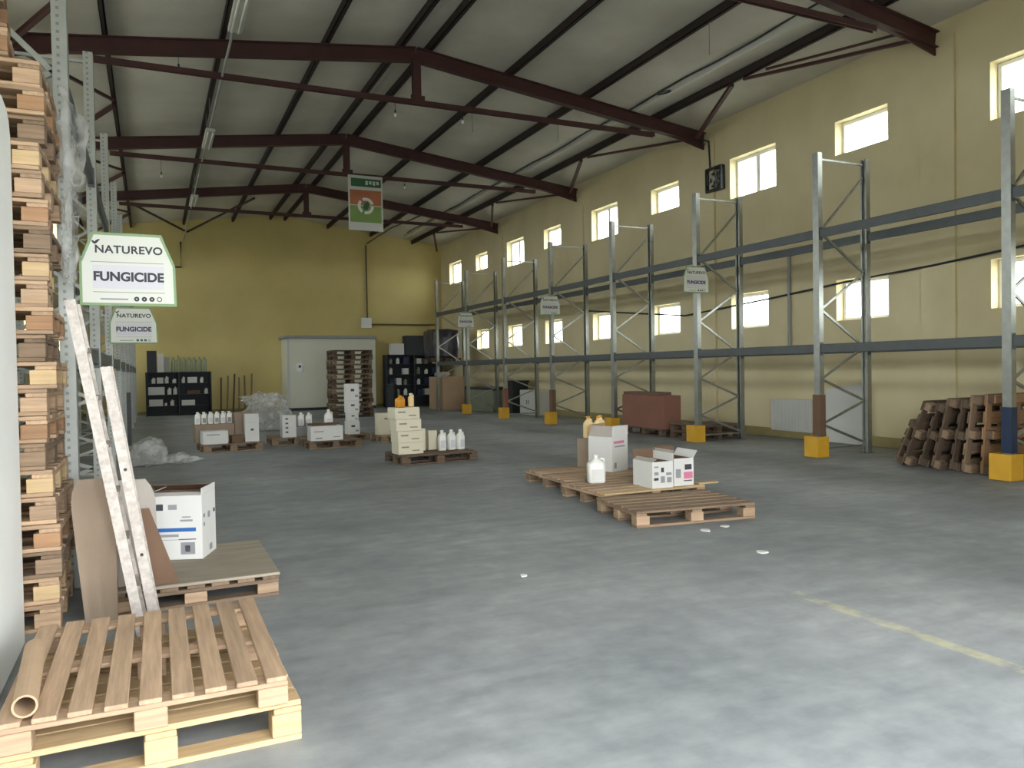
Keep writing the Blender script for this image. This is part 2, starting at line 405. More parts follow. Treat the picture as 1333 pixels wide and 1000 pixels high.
for (x, y, z, zt, lb) in ((4.0, 13.27, 5.92, 6.13, 'small hanging bulb under the nearest full tie bar, left of its king post'), (5.27, 13.27, 5.95, 6.13, 'small hanging bulb under the nearest full tie bar, right of its king post'),
                      (.5, 13.27, 6.2, 6.4, 'small hanging bulb under the left rafter, near the tube lights'), (.3, 18.72, 5.78, 6.13, 'small hanging bulb far left behind the tube lights'),
                      (5.85, 18.72, 6.0, 6.13, 'small hanging bulb just right of the poster')):
    t = thing('hanging_bulb', lb, 'light bulb', (x, y, z), 0, 'hanging bulbs')
    MB().tube([(0, 0, .05), (0, 0, zt-z)], .004, 6).build('cord', M['dark'], t)
    MB().tube([(0, 0, .0), (0, 0, .05)], .015, 8).build('socket', M['dark'], t)
    MB().tube([(0, 0, -.07), (0, 0, -.055), (0, 0, -.03), (0, 0, 0)], [.01, .024, .028, .013], 10).build('bulb', M['white_plastic'], t, smooth=True)
for x0, y0, lb in ((7.93, 9.6, 'thin wire dropping from a purlin to the duct, nearest the camera'), (7.93, 14.5, 'thin wire dropping from a purlin, beyond the first full truss'), (6.26, 15.2, 'thin wire dropping from the purlin left of the duct, beyond the first full truss')):
    tag(MB().tube([(x0, y0, ztop(x0)), (x0, y0, ztop(x0)-.5)], .006, 6).build('hanging_wire', M['grey']), lb, 'wire', 'wires hanging from the roof')

# ------------------------------------------------------------------ pallets
_cache = {}
def bmesh_box(key, sx, sy, sz, m, bev=.003):
    k = (key, round(sx, 4), round(sy, 4), round(sz, 4), m.name)
    if k not in _cache: _cache[k] = MB().box(-sx/2, sx/2, -sy/2, sy/2, -sz/2, sz/2, bev).mesh(key, m)
    return _cache[k]
def pallet(label, loc, rot=0, w=1.2, d=.8, n=5, along='x', m='wood', m2=None, group=None, bw=None, h=.144, jit=.004, rnd=None, cat='pallet', nail=False, bottom=True, skip=(), mats=None, name='wooden_pallet', block_w=.1):
    rnd = rnd or random.Random(sum(ord(q)*(k+1) for k, q in enumerate(label)) % 9999)
    m = M[m]; m2 = M[m2] if m2 else m
    t = thing(name, label, cat, loc, rot, group)
    tb = .022 if h > .12 else .018
    zb = tb if bottom else 0
    hb = h-zb-2*tb
    L, Wd = (w, d) if along == 'x' else (d, w)          # board length, span across the boards
    bw = bw or (Wd/(n+(n-1)*.42))
    gap = (Wd-n*bw)/(n-1)
    e = .0006
    for i in range(n):
        if i in skip: continue
        q = -Wd/2+bw/2+i*(bw+gap)+rnd.uniform(-jit, jit)
        me = bmesh_box('deck_board', L-2*e, bw, tb-e, mats[i] if mats and mats[i] else m)
        if along == 'x': link('deck_board', me, t, (rnd.uniform(-jit, jit), q, h-tb/2), (0, 0, rnd.uniform(-1, 1)*jit*.6))
        else: link('deck_board', me, t, (q, rnd.uniform(-jit, jit), h-tb/2), (0, 0, PI/2+rnd.uniform(-1, 1)*jit*.6))
    # stringer boards lie across under the deck
    for s in (-1, 0, 1):
        q = s*(L/2-.05)
        me = bmesh_box('stringer_board', Wd-2*e, .1, tb-e, m)
        if along == 'x': link('stringer_board', me, t, (q, 0, h-1.5*tb), (0, 0, PI/2))
        else: link('stringer_board', me, t, (0, q, h-1.5*tb))
    for sx in (-1, 0, 1):
        for sy in (-1, 0, 1):
            me = bmesh_box('block', block_w*1.25, .1, hb-2*e, m2)
            link('block', me, t, (sx*(w/2-block_w*.625-.001), sy*(d/2-.051), zb+hb/2), (0, 0, 0))
    if bottom:
        for sy in (-1, 0, 1):
            link('bottom_board', bmesh_box('bottom_board', w-.004, .1, tb-e, m), t, (rnd.uniform(-jit, jit), sy*(d/2-.051), tb/2))
    return t

# foreground pair
pallet('bright fresh wooden pallet on the floor at the bottom left, under another', (-.005, 3.47, 0), R(.6), .96, 1.06, 8, 'x', 'wood_new', bw=.118, h=.15, group='pallets at the bottom left', block_w=.085)
up = pallet('worn wooden pallet lying on top at the bottom left, with a cardboard tube on it', (-.025, 3.475, .1515), R(-.4), .92, 1.1, 9, 'y', 'wood', h=.106, group='pallets at the bottom left', bottom=False, bw=.073, block_w=.085)
tb = thing('cardboard_tube', 'short brown cardboard tube lying on the foreground pallet', 'tube', (-.4, 2.95, .297))
tbm = MB()
ro, ri, Lt = .038, .031, .62
k = 18
def ring(r, y): return [(r*math.cos(a*2*PI/k), y, r*math.sin(a*2*PI/k)) for a in range(k)]
tbm.loft([ring(ri, Lt), ring(ri, 0), ring(ro, 0), ring(ro, Lt), ring(ri, Lt)], cap=False)
tbm.build('tube_wall', M['card'], tb, smooth=False)
tb.rotation_euler = (0, 0, R(4))

# tall stack on the left
rr = random.Random(3)
N = 21
for i in range(N):
    z = i*.1455
    dx = rr.uniform(-.025, .02); rz = R(rr.uniform(-1.6, 1.6)); dy = rr.uniform(-.02, .02)
    if i in (12, 13, 15): rz = R(rr.uniform(2.5, 4.5)); dx -= .02
    if i >= 5: dx -= .0
    if i < 5: dx += .03
    pallet('wooden pallet in the tall left stack, %s from the floor' % ORD[i+1], (-1.09+dx, 5.22+dy, z), rz, 1.2, .8, 5, 'x', ['wood', 'wood', 'wood_mid', 'wood'][i % 4],
           m2=['wood', 'wood_orange', 'wood_mid', 'wood_new'][(i*7) % 4], group='tall stack of pallets at the left', rnd=rr)
for j, (dx, rz) in enumerate(((-.17, 3), (-.24, -4), (-.2, 6))):
    pallet('wooden pallet on top of the left stack, %s' % ['set back under the two topmost', 'turned askew, second from the top', 'topmost and twisted'][j], (-1.09+dx, 5.16, N*.1455+j*.1455), R(rz), 1.2, .8, 5, 'x', 'wood', m2='wood_orange', group='tall stack of pallets at the left', rnd=rr)

# pallet with a flat board on it and a white carton
pallet('low pallet with a plywood top, carrying the white blue-striped carton', (.2, 5.43, 0), R(1), .95, 1.02, 7, 'y', 'wood_mid', m2='wood', h=.128)
tag(MB().box(-.29, .69, 4.915, 5.95, .1285, .147, .003).build('plywood_sheet', M['ply']), 'grey worn plywood sheet covering the low pallet', 'board')

# centre group
pallet('brown pallet of the centre group closest to the camera, empty', (4.34, 5.83, 0), R(-7), 1.18, .82, 6, 'x', 'wood_mid', m2='wood', group='pallets in the middle of the floor')
mm = M['wood']
pallet('middle pallet of the centre group, pale front board, carrying two open cartons', (4.57, 6.86, 0), R(-1), 1.2, .9, 6, 'x', 'wood', m2='wood_mid', group='pallets in the middle of the floor', mats=[M['wood_new'], None, None, None, None, None])
pallet('rearmost pallet of the centre group, under the tall carton', (4.7, 7.94, 0), R(-3), 1.2, 1.08, 7, 'x', 'wood', m2='wood_mid', group='pallets in the middle of the floor')
tag(MB().box(-.04, .04, -.12, .12, 0, .02, .002).build('loose_plank', M['wood_new'], None, (5.24, 6.47, .1445)), 'pale loose plank end sticking out beside the open cartons', 'plank').rotation_euler = (0, 0, R(87))

# back pallets
pallet('dark grey pallet under the stack of cream cartons', (3.84, 11.22, 0), R(3), 1.2, .8, 6, 'x', 'wood_old', group='pallets across the back of the hall')
pallet('pallet at the back left, carrying the white bottles and cartons', (1.25, 14.85, 0), R(6), 1.0, .8, 5, 'x', 'wood_mid', group='pallets across the back of the hall')
pallet('pallet at the back under the tall white dotted carton', (2.5, 15.5, 0), R(0), .95, .8, 5, 'x', 'wood_mid', group='pallets across the back of the hall')
pallet('pallet at the back under the wide white carton with one big bottle', (2.98, 14.4, 0), R(2), .95, .8, 5, 'x', 'wood_mid', group='pallets across the back of the hall')
pallet('pallet at the back under the tower of white cartons', (3.49, 15.45, 0), R(2), .8, .8, 5, 'x', 'wood_mid', group='pallets across the back of the hall')
pallet('yellowish pallet at the back between the white tower and the cream cartons', (4.42, 14.9, 0), R(0), .86, .8, 5, 'x', 'wood', group='pallets across the back of the hall')
for i in range(14):
    pallet('dark pallet in the stack by the white cabin, %s from the floor' % ORD[i+1], (5.5+rr.uniform(-.03, .03), 23.6, i*.1455), R(rr.uniform(-2, 2)), 1.2, .9, 5, 'x', ['wood_old', 'wood_mid'][i % 3 == 2], group='dark stack of pallets before the white cabin', rnd=rr)

# leaning pallets at the right
lab = ['leftmost and most tilted, low and dark', 'second from the left end', 'third from the left end', 'in the middle of the row', 'third from the rack post', 'second from the rack post', 'next to the rack post, orange and nearly upright']
angs = [25, 22, 19, 15, 11, 8, 4]; hgts = [.62, .88, .86, .92, .9, .95, .97]; dxs = [.08, .0, .05, .0, .05, .0, .04]
ys_ = [0]*7; ys_[6] = 5.95
for i in range(5, -1, -1):
    a1, a0, h1 = R(angs[i+1]), R(angs[i]), hgts[i+1]
    if hgts[i] < h1-.1: sp_ = .146/math.cos(a1)+.03
    else: sp_ = .145*math.cos(a1)-h1*math.sin(a1)+(.145*math.sin(a1)+h1*math.cos(a1))*math.tan(a0)
    ys_[i] = ys_[i+1]+max(sp_, .15)
for i, lb in enumerate(lab):
    hgt = hgts[i]
    t = pallet('pallet leaning by the right wall, %s' % lb, (0, 0, 0), 0, 1.2, hgt, 5, 'x', 'wood_old' if i < 5 else ('wood_mid' if i == 5 else 'wood_orange'), m2='wood_mid' if i % 2 else 'wood_old', group='pallets leaning by the right wall', rnd=rr, jit=.01)
    a_ = R(angs[i]); sa, ca = math.sin(a_), math.cos(a_)
    base = Matrix(((-1, 0, 0, 0), (0, -sa, ca, 0), (0, ca, sa, 0), (0, 0, 0, 1))) @ Matrix.Translation((0, hgt/2, 0))
    t.matrix_world = Matrix.Translation((9.62+dxs[i], ys_[i], .002)) @ base
for i in range(2):
    pallet(['dark pallet flat on the floor under the rack, lower of two', 'dark pallet flat under the rack, upper of two'][i], (9.5, 11.75, i*.1455), R(90), .85, 1.0, 5, 'x', 'wood_old', group='flat pallets under the rack')
pallet('pallet flat on the floor under the left rack, behind the tall stack', (-1.0, 7.2, 0), R(2), 1.0, .9, 5, 'x', 'wood_mid')

# ------------------------------------------------------------------ racks
def post_mesh(name, m, w, dp, h, flip):
    s = -1 if flip else 1; t = .006
    # channel: closed face on the aisle side, lips on the other
    P = [(0, -w/2), (dp, -w/2), (dp, -w/2+.028), (dp-t, -w/2+.028), (dp-t, -w/2+t), (.014+t, -w/2+t), (.014+t, -.018), (t, -.012), (t, .012), (.014+t, .018),
         (.014+t, w/2-t), (dp-t, w/2-t), (dp-t, w/2-.028), (dp, w/2-.028), (dp, w/2), (0, w/2), (0, .03), (.014, .024), (.014, -.024), (0, -.03)]
    P = P[:16]
    P = [(x*s, y) for x, y in P]
    b = MB().prism(P, 'z', 0, h)
    return b.mesh(name, m)
def slot_mat():
    m = M['steel_light'].copy(); m.name = 'perforated_steel'; nt = m.node_tree; b = nt.nodes['Principled BSDF']
    src = b.inputs['Base Color'].links[0].from_socket
    tc = nt.nodes.new('ShaderNodeTexCoord'); sp = nt.nodes.new('ShaderNodeSeparateXYZ'); nt.links.new(tc.outputs['Object'], sp.inputs[0])
    def mth(op, a, bb=None):
        q = nt.nodes.new('ShaderNodeMath'); q.operation = op
        for i, v in enumerate((a, bb)):
            if v is None: continue
            if isinstance(v, (int, float)): q.inputs[i].default_value = v
            else: nt.links.new(v, q.inputs[i])
        return q.outputs[0]
    fz = mth('LESS_THAN', mth('FRACT', mth('MULTIPLY', sp.outputs[2], 20.)), .38)
    ax = mth('LESS_THAN', mth('ABSOLUTE', mth('SUBTRACT', mth('ABSOLUTE', sp.outputs[0]), .05)), .009)
    k = mth('MULTIPLY', fz, ax)
    x = nt.nodes.new('ShaderNodeMix'); x.data_type = 'RGBA'; nt.links.new(k, x.inputs[0]); nt.links.new(src, x.inputs[6]); x.inputs[7].default_value = lin(118, 120, 114)
    nt.links.new(x.outputs[2], b.inputs['Base Color']); return m
M['slotted'] = slot_mat()
BR = [('r', .16), ('f', .48), ('r', .8), ('f', 1.15), ('r', 1.62), ('f', 2.18), ('r', 2.75), ('f', 3.32), ('r', 4.2)]
def rack(label, xf, xr, ys, H, flip, pm, bm_, levels, name='pallet_rack'):
    t = thing(name, label, 'pallet rack', (xf, ys[0], 0))
    s = 1 if xr > xf else -1
    pf = post_mesh('post', pm, .11, .085, H, s < 0); pr = post_mesh('post', pm, .11, .085, H, s > 0)
    ox = abs(xr-xf)*s
    for i, y in enumerate(ys):
        e = bpy.data.objects.new('upright_frame', None); C.objects.link(e); e.parent = t; e.location = (0, y-ys[0], 0)
        link('post', pf, e, (-s*.04, 0, .006)); link('post', pr, e, (ox+s*.04, 0, .006))
        MB().box(-s*.04-.02*s if s > 0 else -.07, .07 if s > 0 else .06, -.075, .075, 0, .006).build('foot_plate', bm_, e)
        MB().box(min(ox-.07, ox+.07), max(ox-.07, ox+.07), -.075, .075, 0, .006).build('foot_plate', bm_, e)
        a, c = s*.045, ox-s*.045
        for (k0, z0), (k1, z1) in zip(BR, BR[1:]):
            x0 = a if k0 == 'f' else c; x1 = a if k1 == 'f' else c
            MB().beam((x0, 0, z0), (x1, 0, z1), .034, .024, up=(0, 1, 0)).build('brace', pm, e)
        for z in (.12, H-.08): MB().beam((a, 0, z), (c, 0, z), .026, .024, up=(0, 1, 0)).build('brace', pm, e)
    for y0, y1 in zip(ys, ys[1:]):
        Lb = y1-y0-.112
        for z in levels:
            for x in (0, ox):
                b = MB(); b.box(-.022, .022, -Lb/2, Lb/2, -.065, .065, .006)
                sx = -s if x == 0 else s
                for q in (-1, 1):
                    b.box(min(sx*.022, sx*.046), max(sx*.022, sx*.046), q*(Lb/2+.02)-.05, q*(Lb/2+.02)+.05, -.1, .1) if False else None
                    b.box(-.03, .03, q*Lb/2-.006, q*Lb/2+.006, -.1, .09)
                b.build('beam', bm_, t, (x, (y0+y1)/2-ys[0], z))
    return t
XF, XB = 8.95, 9.94
RY = [5.66+2.8*k for k in range(-1, 8)]
rk = rack('long empty galvanised pallet rack along the right wall', XF, XB, RY, 4.47, False, M['steel'], M['beam'], (1.6, 3.29))
LY = [5.75+2.75*k for k in range(0, 9)]
rl = rack('tall pale pallet rack along the left wall behind the pallet stack', -.48, -1.47, LY, 4.47, True, M['slotted'], M['beam'], (1.55, 3.28))
# post guards
gl = ['beside the leaning pallets, nearest the camera', 'at the near post with a brown wrap', 'on the post carrying the nearest right sign', 'behind the brown crate', 'at the far post with a brown wrap', 'near the dark wheeled bin', 'on the post with the farthest sign']
for k, lb in enumerate(gl):
    y = RY[k+1]
    b = MB().prism([(-.17, -.13), (.05, -.13), (.05, -.115), (-.14, -.115), (-.155, -.1), (-.155, .1), (-.14, .115), (.05, .115), (.05, .13), (-.17, .13)], 'z', 0, .3)
    g = b.build('post_guard', M['yellow'], None, (XF, y, .0062))
    tag(g, 'yellow steel guard at the rack foot, %s' % lb, 'post guard', 'yellow guards at the rack feet')
def wrap(par, k, z0, z1, m, lb, x=0, ys=None, base=None, w=.15):
    y = ys[k]-ys[0]
    b = MB(); o = .05
    b.box(-.052, -.047, -w/2, w/2, z0, z1).box(-.047, .05, -w/2, -w/2+.005, z0, z1).box(-.047, .05, w/2-.005, w/2, z0, z1)
    q = b.build('post_wrap', m, par, (x, y, 0)); q['label'] = lb
wrap(rk, 2, .31, .92, M['card_dark'], 'brown cardboard wrap', ys=RY)
wrap(rk, 1, .31, .84, M['navy'], 'navy plastic sleeve', ys=RY, w=.125)
wrap(rk, 5, .31, .85, M['card_dark'], 'brown cardboard wrap', ys=RY)
wrap(rk, 6, .31, .85, M['card_red'], 'red-brown cardboard wrap', ys=RY)

# ------------------------------------------------------------------ signs
def text(s, size, m, parent, loc, bold=0., sx=1., align='CENTER', space=1.):
    c = bpy.data.curves.new('lettering', 'FONT'); c.body = s; c.size = size; c.align_x = align; c.align_y = 'CENTER'; c.extrude = .0008; c.offset = bold
    c.space_character = space
    o = bpy.data.objects.new('lettering', c); C.objects.link(o)
    dg = bpy.context.evaluated_depsgraph_get()
    me = bpy.data.meshes.new_from_object(o.evaluated_get(dg)); C.objects.unlink(o); bpy.data.objects.remove(o)
    me.materials.clear(); me.materials.append(m)
    q = link('lettering', me, parent, loc, (PI/2, 0, 0)); q.scale = (sx, 1, 1)
    return q
def outline(k):
    return [(x*k, z*k if z < 0 else z*k) for x, z in ((-.275, -.235), (.29, -.235), (.285, .03), (.205, .235), (-.2, .235), (-.275, .04))]
def sign(label, loc, rot, far=False):
    t = thing('aisle_sign', label, 'sign', loc, rot, 'hexagonal aisle signs')
    MB().prism(outline(1), 'y', 0, .012).build('board', M['green_rim'], t)
    P = [(x*.945, z*.925) for x, z in outline(1)]
    MB().prism(P, 'y', -.002, 0).build('face', M['sign_white'], t)
    MB().box(-.2, .215, -.0032, -.002, -.125, .025).build('name_panel', M['sign_grey'], t)
    text('NATUREVO', .069, M['ink'], t, (.012, -.0034, .125), .0018, 1.05, space=1.06)
    # sprig over the first letter
    b = MB()
    for (x, z, r, a) in ((-.176, .172, .011, .8), (-.192, .17, .009, 2.2), (-.166, .182, .008, .5)):
        b.prism([(x+r*1.6*math.cos(q*PI/5)*math.cos(a)-r*.7*math.sin(q*PI/5)*math.sin(a), z+r*1.6*math.cos(q*PI/5)*math.sin(a)+r*.7*math.sin(q*PI/5)*math.cos(a)) for q in range(10)], 'y', -.0036, -.0024)
    b.build('leaf_mark', M['ink'], t)
    text('FUNGICIDE', .08, M['ink'], t, (.008, -.0044, -.05), .0032, 1.0)
    b = MB().box(-.21, .215, -.0032, -.0022, .043, .047).box(-.2, .22, -.0032, -.0022, -.15, -.146)
    b.build('rule', M['ink_grey'], t)
    MB().box(-.16, .0, -.0032, -.0022, -.197, -.188).build('small_print', M['ink_grey'], t)
    for i in range(4):
        x = .05+i*.045
        rr_ = [(x+.016*math.cos(a*PI/8), -.19+.016*math.sin(a*PI/8)) for a in range(16)]
        b = MB().prism(rr_, 'y', -.0036, -.0022); b.build('round_icon', M['ink'], t)
        rs = .011 if i == 3 else .004
        MB().prism([(x+rs*math.cos(a*PI/6), -.19+rs*math.sin(a*PI/6)) for a in range(12)], 'y', -.0046, -.0036).build('icon_centre', M['sign_white'], t)
    return t
sign('large white and green aisle sign on the left rack, nearest the camera', (-.125, 5.62, 2.06), R(0))
sign('second aisle sign on the left rack, partly hidden under the nearest sign', (-.2, 11.17, 2.02), R(0))
sign('aisle sign on the right rack nearest the camera, by the third post', (8.87, 11.18, 2.92), R(0))
sign('aisle sign in the middle of the right rack', (8.87, 16.78, 2.92), R(0))
sign('farthest aisle sign at the back end of the right rack', (8.87, 22.38, 2.92), R(0))

# ------------------------------------------------------------------ cartons, jugs, film
def carton(label, loc, rot, w, d, h, m='white_card', flaps=None, inner='card_dark', prints=(), group=None, name='carton', cat='carton', fl=None):
    m_ = M[m]; mi = M[inner]
    t = thing(name, label, cat, loc, rot, group)
    if flaps is None:
        MB().box(-w/2, w/2, -d/2, d/2, .0005, h, .003).build('body', m_, t)
        MB().box(-w/2+.004, w/2-.004, -.02, .02, h, h+.0012).build('tape', M['card_grey'], t)
    else:
        th = .005
        b = MB()
        b.box(-w/2, w/2, -d/2, d/2, .0005, .006)
        b.box(-w/2, w/2, -d/2, -d/2+th, .006, h).box(-w/2, w/2, d/2-th, d/2, .006, h)
        b.box(-w/2, -w/2+th, -d/2+th, d/2-th, .006, h).box(w/2-th, w/2, -d/2+th, d/2-th, .006, h)
        b.build('body', m_, t)
        MB().box(-w/2+.006, w/2-.006, -d/2+.006, d/2-.006, .0065, h*.55).build('contents', mi, t)
        q = h-.002; g = MB(); e = .0055
        g.quad((-w/2+e, -d/2+e, .3*h), (w/2-e, -d/2+e, .3*h), (w/2-e, -d/2+e, q), (-w/2+e, -d/2+e, q)); g.quad((-w/2+e, d/2-e, .3*h), (w/2-e, d/2-e, .3*h), (w/2-e, d/2-e, q), (-w/2+e, d/2-e, q))
        g.quad((-w/2+e, -d/2+e, .3*h), (-w/2+e, d/2-e, .3*h), (-w/2+e, d/2-e, q), (-w/2+e, -d/2+e, q)); g.quad((w/2-e, -d/2+e, .3*h), (w/2-e, d/2-e, .3*h), (w/2-e, d/2-e, q), (w/2-e, -d/2+e, q))
        g.build('lining', mi, t)
        for side, ang in flaps.items():
            ln = (fl or {}).get(side, (d if side in 'fb' else w)*.48)
            a = R(ang); wd = (w if side in 'fb' else d)/2-.002
            b = MB().box(-wd, wd, -.0025, .0025, .001, ln)
            f = b.build('flap', mi if side == 'b' else (m_ if side in 'fr' or ang > 60 else M['sheet_back']), t)
            pos, rz = {'f': ((0, -d/2+.003, h), 0), 'b': ((0, d/2-.003, h), PI), 'r': ((w/2-.003, 0, h), PI/2), 'l': ((-w/2+.003, 0, h), -PI/2)}[side]
            f.location = pos; f.rotation_euler = Matrix.Rotation(rz, 3, 'Z').to_euler()
            f.rotation_euler = (Matrix.Rotation(rz, 3, 'Z') @ Matrix.Rotation(a, 3, 'X')).to_euler()
    e = .0012
    for (face, u0, u1, v0, v1, pm) in prints:      # fractions of the face, lower left origin
        if face == 'f': b = MB().box(-w/2+u0*w, -w/2+u1*w, -d/2-e, -d/2-.0001, v0*h, v1*h)
        elif face == 'r': b = MB().box(w/2+.0001, w/2+e, -d/2+u0*d, -d/2+u1*d, v0*h, v1*h)
        else: b = MB().box(-w/2-e, -w/2-.0001, d/2-u1*d, d/2-u0*d, v0*h, v1*h)
        b.build('print_mark', M[pm], t)
    return t
def marks(face='f'):
    return [(face, .12, .4, .72, .8, 'ink_grey'), (face, .12, .3, .5, .62, 'ink'), (face, .6, .85, .15, .4, 'ink_grey'), (face, .55, .85, .72, .78, 'ink')]

wb = carton('white carton with a blue stripe standing on the plywood sheet', (.145, 5.72, .148), R(-20), .40, .30, .42, flaps={'f': -84, 'b': -60, 'r': 3, 'l': -70}, fl={'r': .05, 'b': .1, 'f': .1, 'l': .1},
   prints=[('f', .12, .9, .44, .5, 'ink_blue'), ('f', .09, .2, .78, .88, 'ink'), ('f', .27, .38, .78, .88, 'ink'), ('f', .46, .6, .79, .87, 'ink_grey'), ('f', .08, .18, .66, .7, 'ink_grey'),
           ('f', .65, .85, .6, .63, 'ink_grey'), ('f', .68, .82, .66, .68, 'ink_grey'), ('f', .13, .62, .36, .4, 'ink_grey'), ('f', .12, .9, .31, .318, 'ink_grey'), ('f', .62, .9, .31, .325, 'ink'), ('f', .65, .88, .08, .27, 'ink_grey'), ('f', .72, .8, .12, .22, 'ink'),
           ('r', .08, .22, .64, .7, 'ink_grey'), ('r', .42, .58, .6, .7, 'ink_grey'), ('r', .82, .95, .64, .7, 'ink'), ('r', .1, .2, .5, .56, 'ink_grey'), ('r', .5, .7, .06, .16, 'ink_grey')])
carton('open white carton on the middle pallet, low, nearest the edge', (4.67, 6.62, .1445), R(-2), .25, .36, .265, flaps={'b': 8, 'l': -60, 'r': 4, 'f': -100}, fl={'b': .1, 'l': .06, 'r': .08, 'f': .05}, prints=[('f', .1, .3, .5, .62, 'ink_grey'), ('f', .42, .56, .6, .78, 'ink'), ('f', .66, .92, .48, .58, 'ink_grey'), ('f', .08, .3, .3, .4, 'ink'), ('f', .4, .6, .2, .45, 'ink_grey'), ('f', .7, .92, .2, .4, 'ink_grey'), ('f', .1, .3, .78, .84, 'ink_grey')], group='open cartons on the centre pallets')
carton('open white carton with pink print on the middle pallet, right of the other', (4.95, 6.64, .1445), R(-3), .24, .36, .28, flaps={'l': 2, 'b': 12, 'r': 35, 'f': -100}, fl={'l': .09, 'b': .1, 'r': .09, 'f': .05}, prints=[('f', .1, .35, .3, .62, 'ink_grey'), ('f', .5, .95, .25, .5, 'ink_pink'), ('f', .55, .9, .58, .78, 'ink'), ('f', .5, .92, .16, .2, 'ink')], group='open cartons on the centre pallets')
carton('tall white carton with upright flap on the rearmost centre pallet', (4.95, 7.93, .1445), R(20), .3, .36, .41, flaps={'f': 4, 'l': -20, 'b': -8, 'r': 20}, fl={'f': .13, 'l': .13, 'b': .14, 'r': .05}, prints=[('f', .1, .75, .8, .88, 'ink_pink'), ('f', .15, .8, .7, .74, 'ink_grey'), ('f', .12, .26, .1, .26, 'ink_grey')], inner='card')
carton('grey-white carton under the cream jugs at the rear of the centre pallets', (4.98, 8.28, .1445), R(8), .36, .26, .36, 'card_grey', prints=[('f', .06, .2, .62, .7, 'ink'), ('f', .1, .5, .3, .34, 'ink_grey')])

def supring(z, rx, ry, n=20, p=4.):
    out = []
    for k in range(n):
        a = 2*PI*k/n; c, s_ = math.cos(a), math.sin(a)
        out.append((rx*math.copysign(abs(c)**(2/p), c), ry*math.copysign(abs(s_)**(2/p), s_), z))
    return out
_jug = {}
def jug(label, loc, rot, h=.3, w=.16, d=.12, m='white_plastic', capm='white_plastic', group=None, sticker='ink_grey', name='plastic_jug', cat='jug'):
    key = (h, w, d, m, capm, sticker)
    if key not in _jug:
        t = thing(name, label, cat, loc, rot, group)
        rx, ry = w/2, d/2
        b = MB(); b.loft([supring(.001, rx*.9, ry*.9), supring(.012, rx, ry), supring(.55*h, rx, ry), supring(.68*h, rx*.97, ry*.97), supring(.77*h, rx*.72, ry*.8, p=3), supring(.83*h, rx*.42, ry*.5, p=2.4), supring(.86*h, .022, .022, p=2), supring(.91*h, .022, .022, p=2)])
        b.build('body', M[m], t, smooth=True)
        MB().loft([supring(.91*h, .026, .026, p=2), supring(.99*h, .026, .026, p=2), supring(h, .022, .022, p=2)]).build('cap', M[capm], t, smooth=True)
        MB().tube([(rx*.45, 0, .86*h), (rx*.85, 0, .84*h), (rx*.98, 0, .76*h), (rx*.9, 0, .64*h)], .011, 8).build('handle', M[m], t, smooth=True)
        if sticker: MB().box(-rx*.62, rx*.62, -ry-.0018, -ry-.0002, .12*h, .5*h).build('sticker', M[sticker], t)
        _jug[key] = t
    else:
        t = copy_tree(_jug[key]); t.location = loc; t.rotation_euler = (0, 0, rot)
        t['label'] = label; t['category'] = cat
        if group: t['group'] = group
        elif 'group' in t: del t['group']
    return t
jug('big white jug standing on the middle centre pallet, left of the open cartons', (4.29, 7.12, .1445), R(-20), .30, .19, .17, sticker='white_card')
for i, (x, y, lb) in enumerate(((4.87, 8.25, 'leftmost of three on the carton'), (4.995, 8.22, 'middle one of three on the carton'), (5.09, 8.33, 'rear right one of three on the carton'))):
    jug('cream jug on the centre pallets, %s' % lb, (x, y, .5063), R(14+10*i), .27, .115, .1, 'cream_plastic', 'amber_plastic', 'cream jugs on the centre pallets', None)

# cream carton tower
cs = [(3.44, 0), (3.43, 1), (3.415, -1), (3.39, 2)]
for i, (x, r_) in enumerate(cs):
    carton('cream carton in the tower on the dark pallet, %s' % ['bottom one', 'second from the bottom', 'third from the bottom', 'top one'][i], (x, 11.12, .1448+i*.173), R(3+r_), .39, .3, .171, 'cream', prints=[('f', .12, .42, .55, .68, 'card_grey'), ('f', .55, .85, .25, .35, 'card_grey')], group='tower of cream cartons')
jug('amber jug standing on the tower of cream cartons', (3.33, 11.1, .839), R(20), .17, .14, .11, 'amber_plastic', 'amber_plastic', None, None)
jug('small white bottle beside the amber jug on the cream tower', (3.5, 11.1, .839), 0, .2, .08, .08, 'cream_plastic', 'white_plastic', None, None, 'bottle', 'bottle')
for i, (x, y) in enumerate(((4.02, 11.22), (4.18, 11.24), (4.32, 11.22))):
    jug('white jug on the dark pallet right of the cream tower, %s' % ['left of three', 'middle of three', 'right of three'][i], (x, y, .1445), R(8*i), .31, .125, .115, 'white_plastic', 'white_plastic', 'white jugs beside the cream tower', 'sign_grey')
carton('small cream carton behind the white jugs', (3.93, 11.44, .1445), 0, .14, .12, .3, 'cream')
carton('pale carton behind the cream tower on the dark pallet', (3.7, 11.45, .1445), R(3), .2, .2, .34, 'cream')

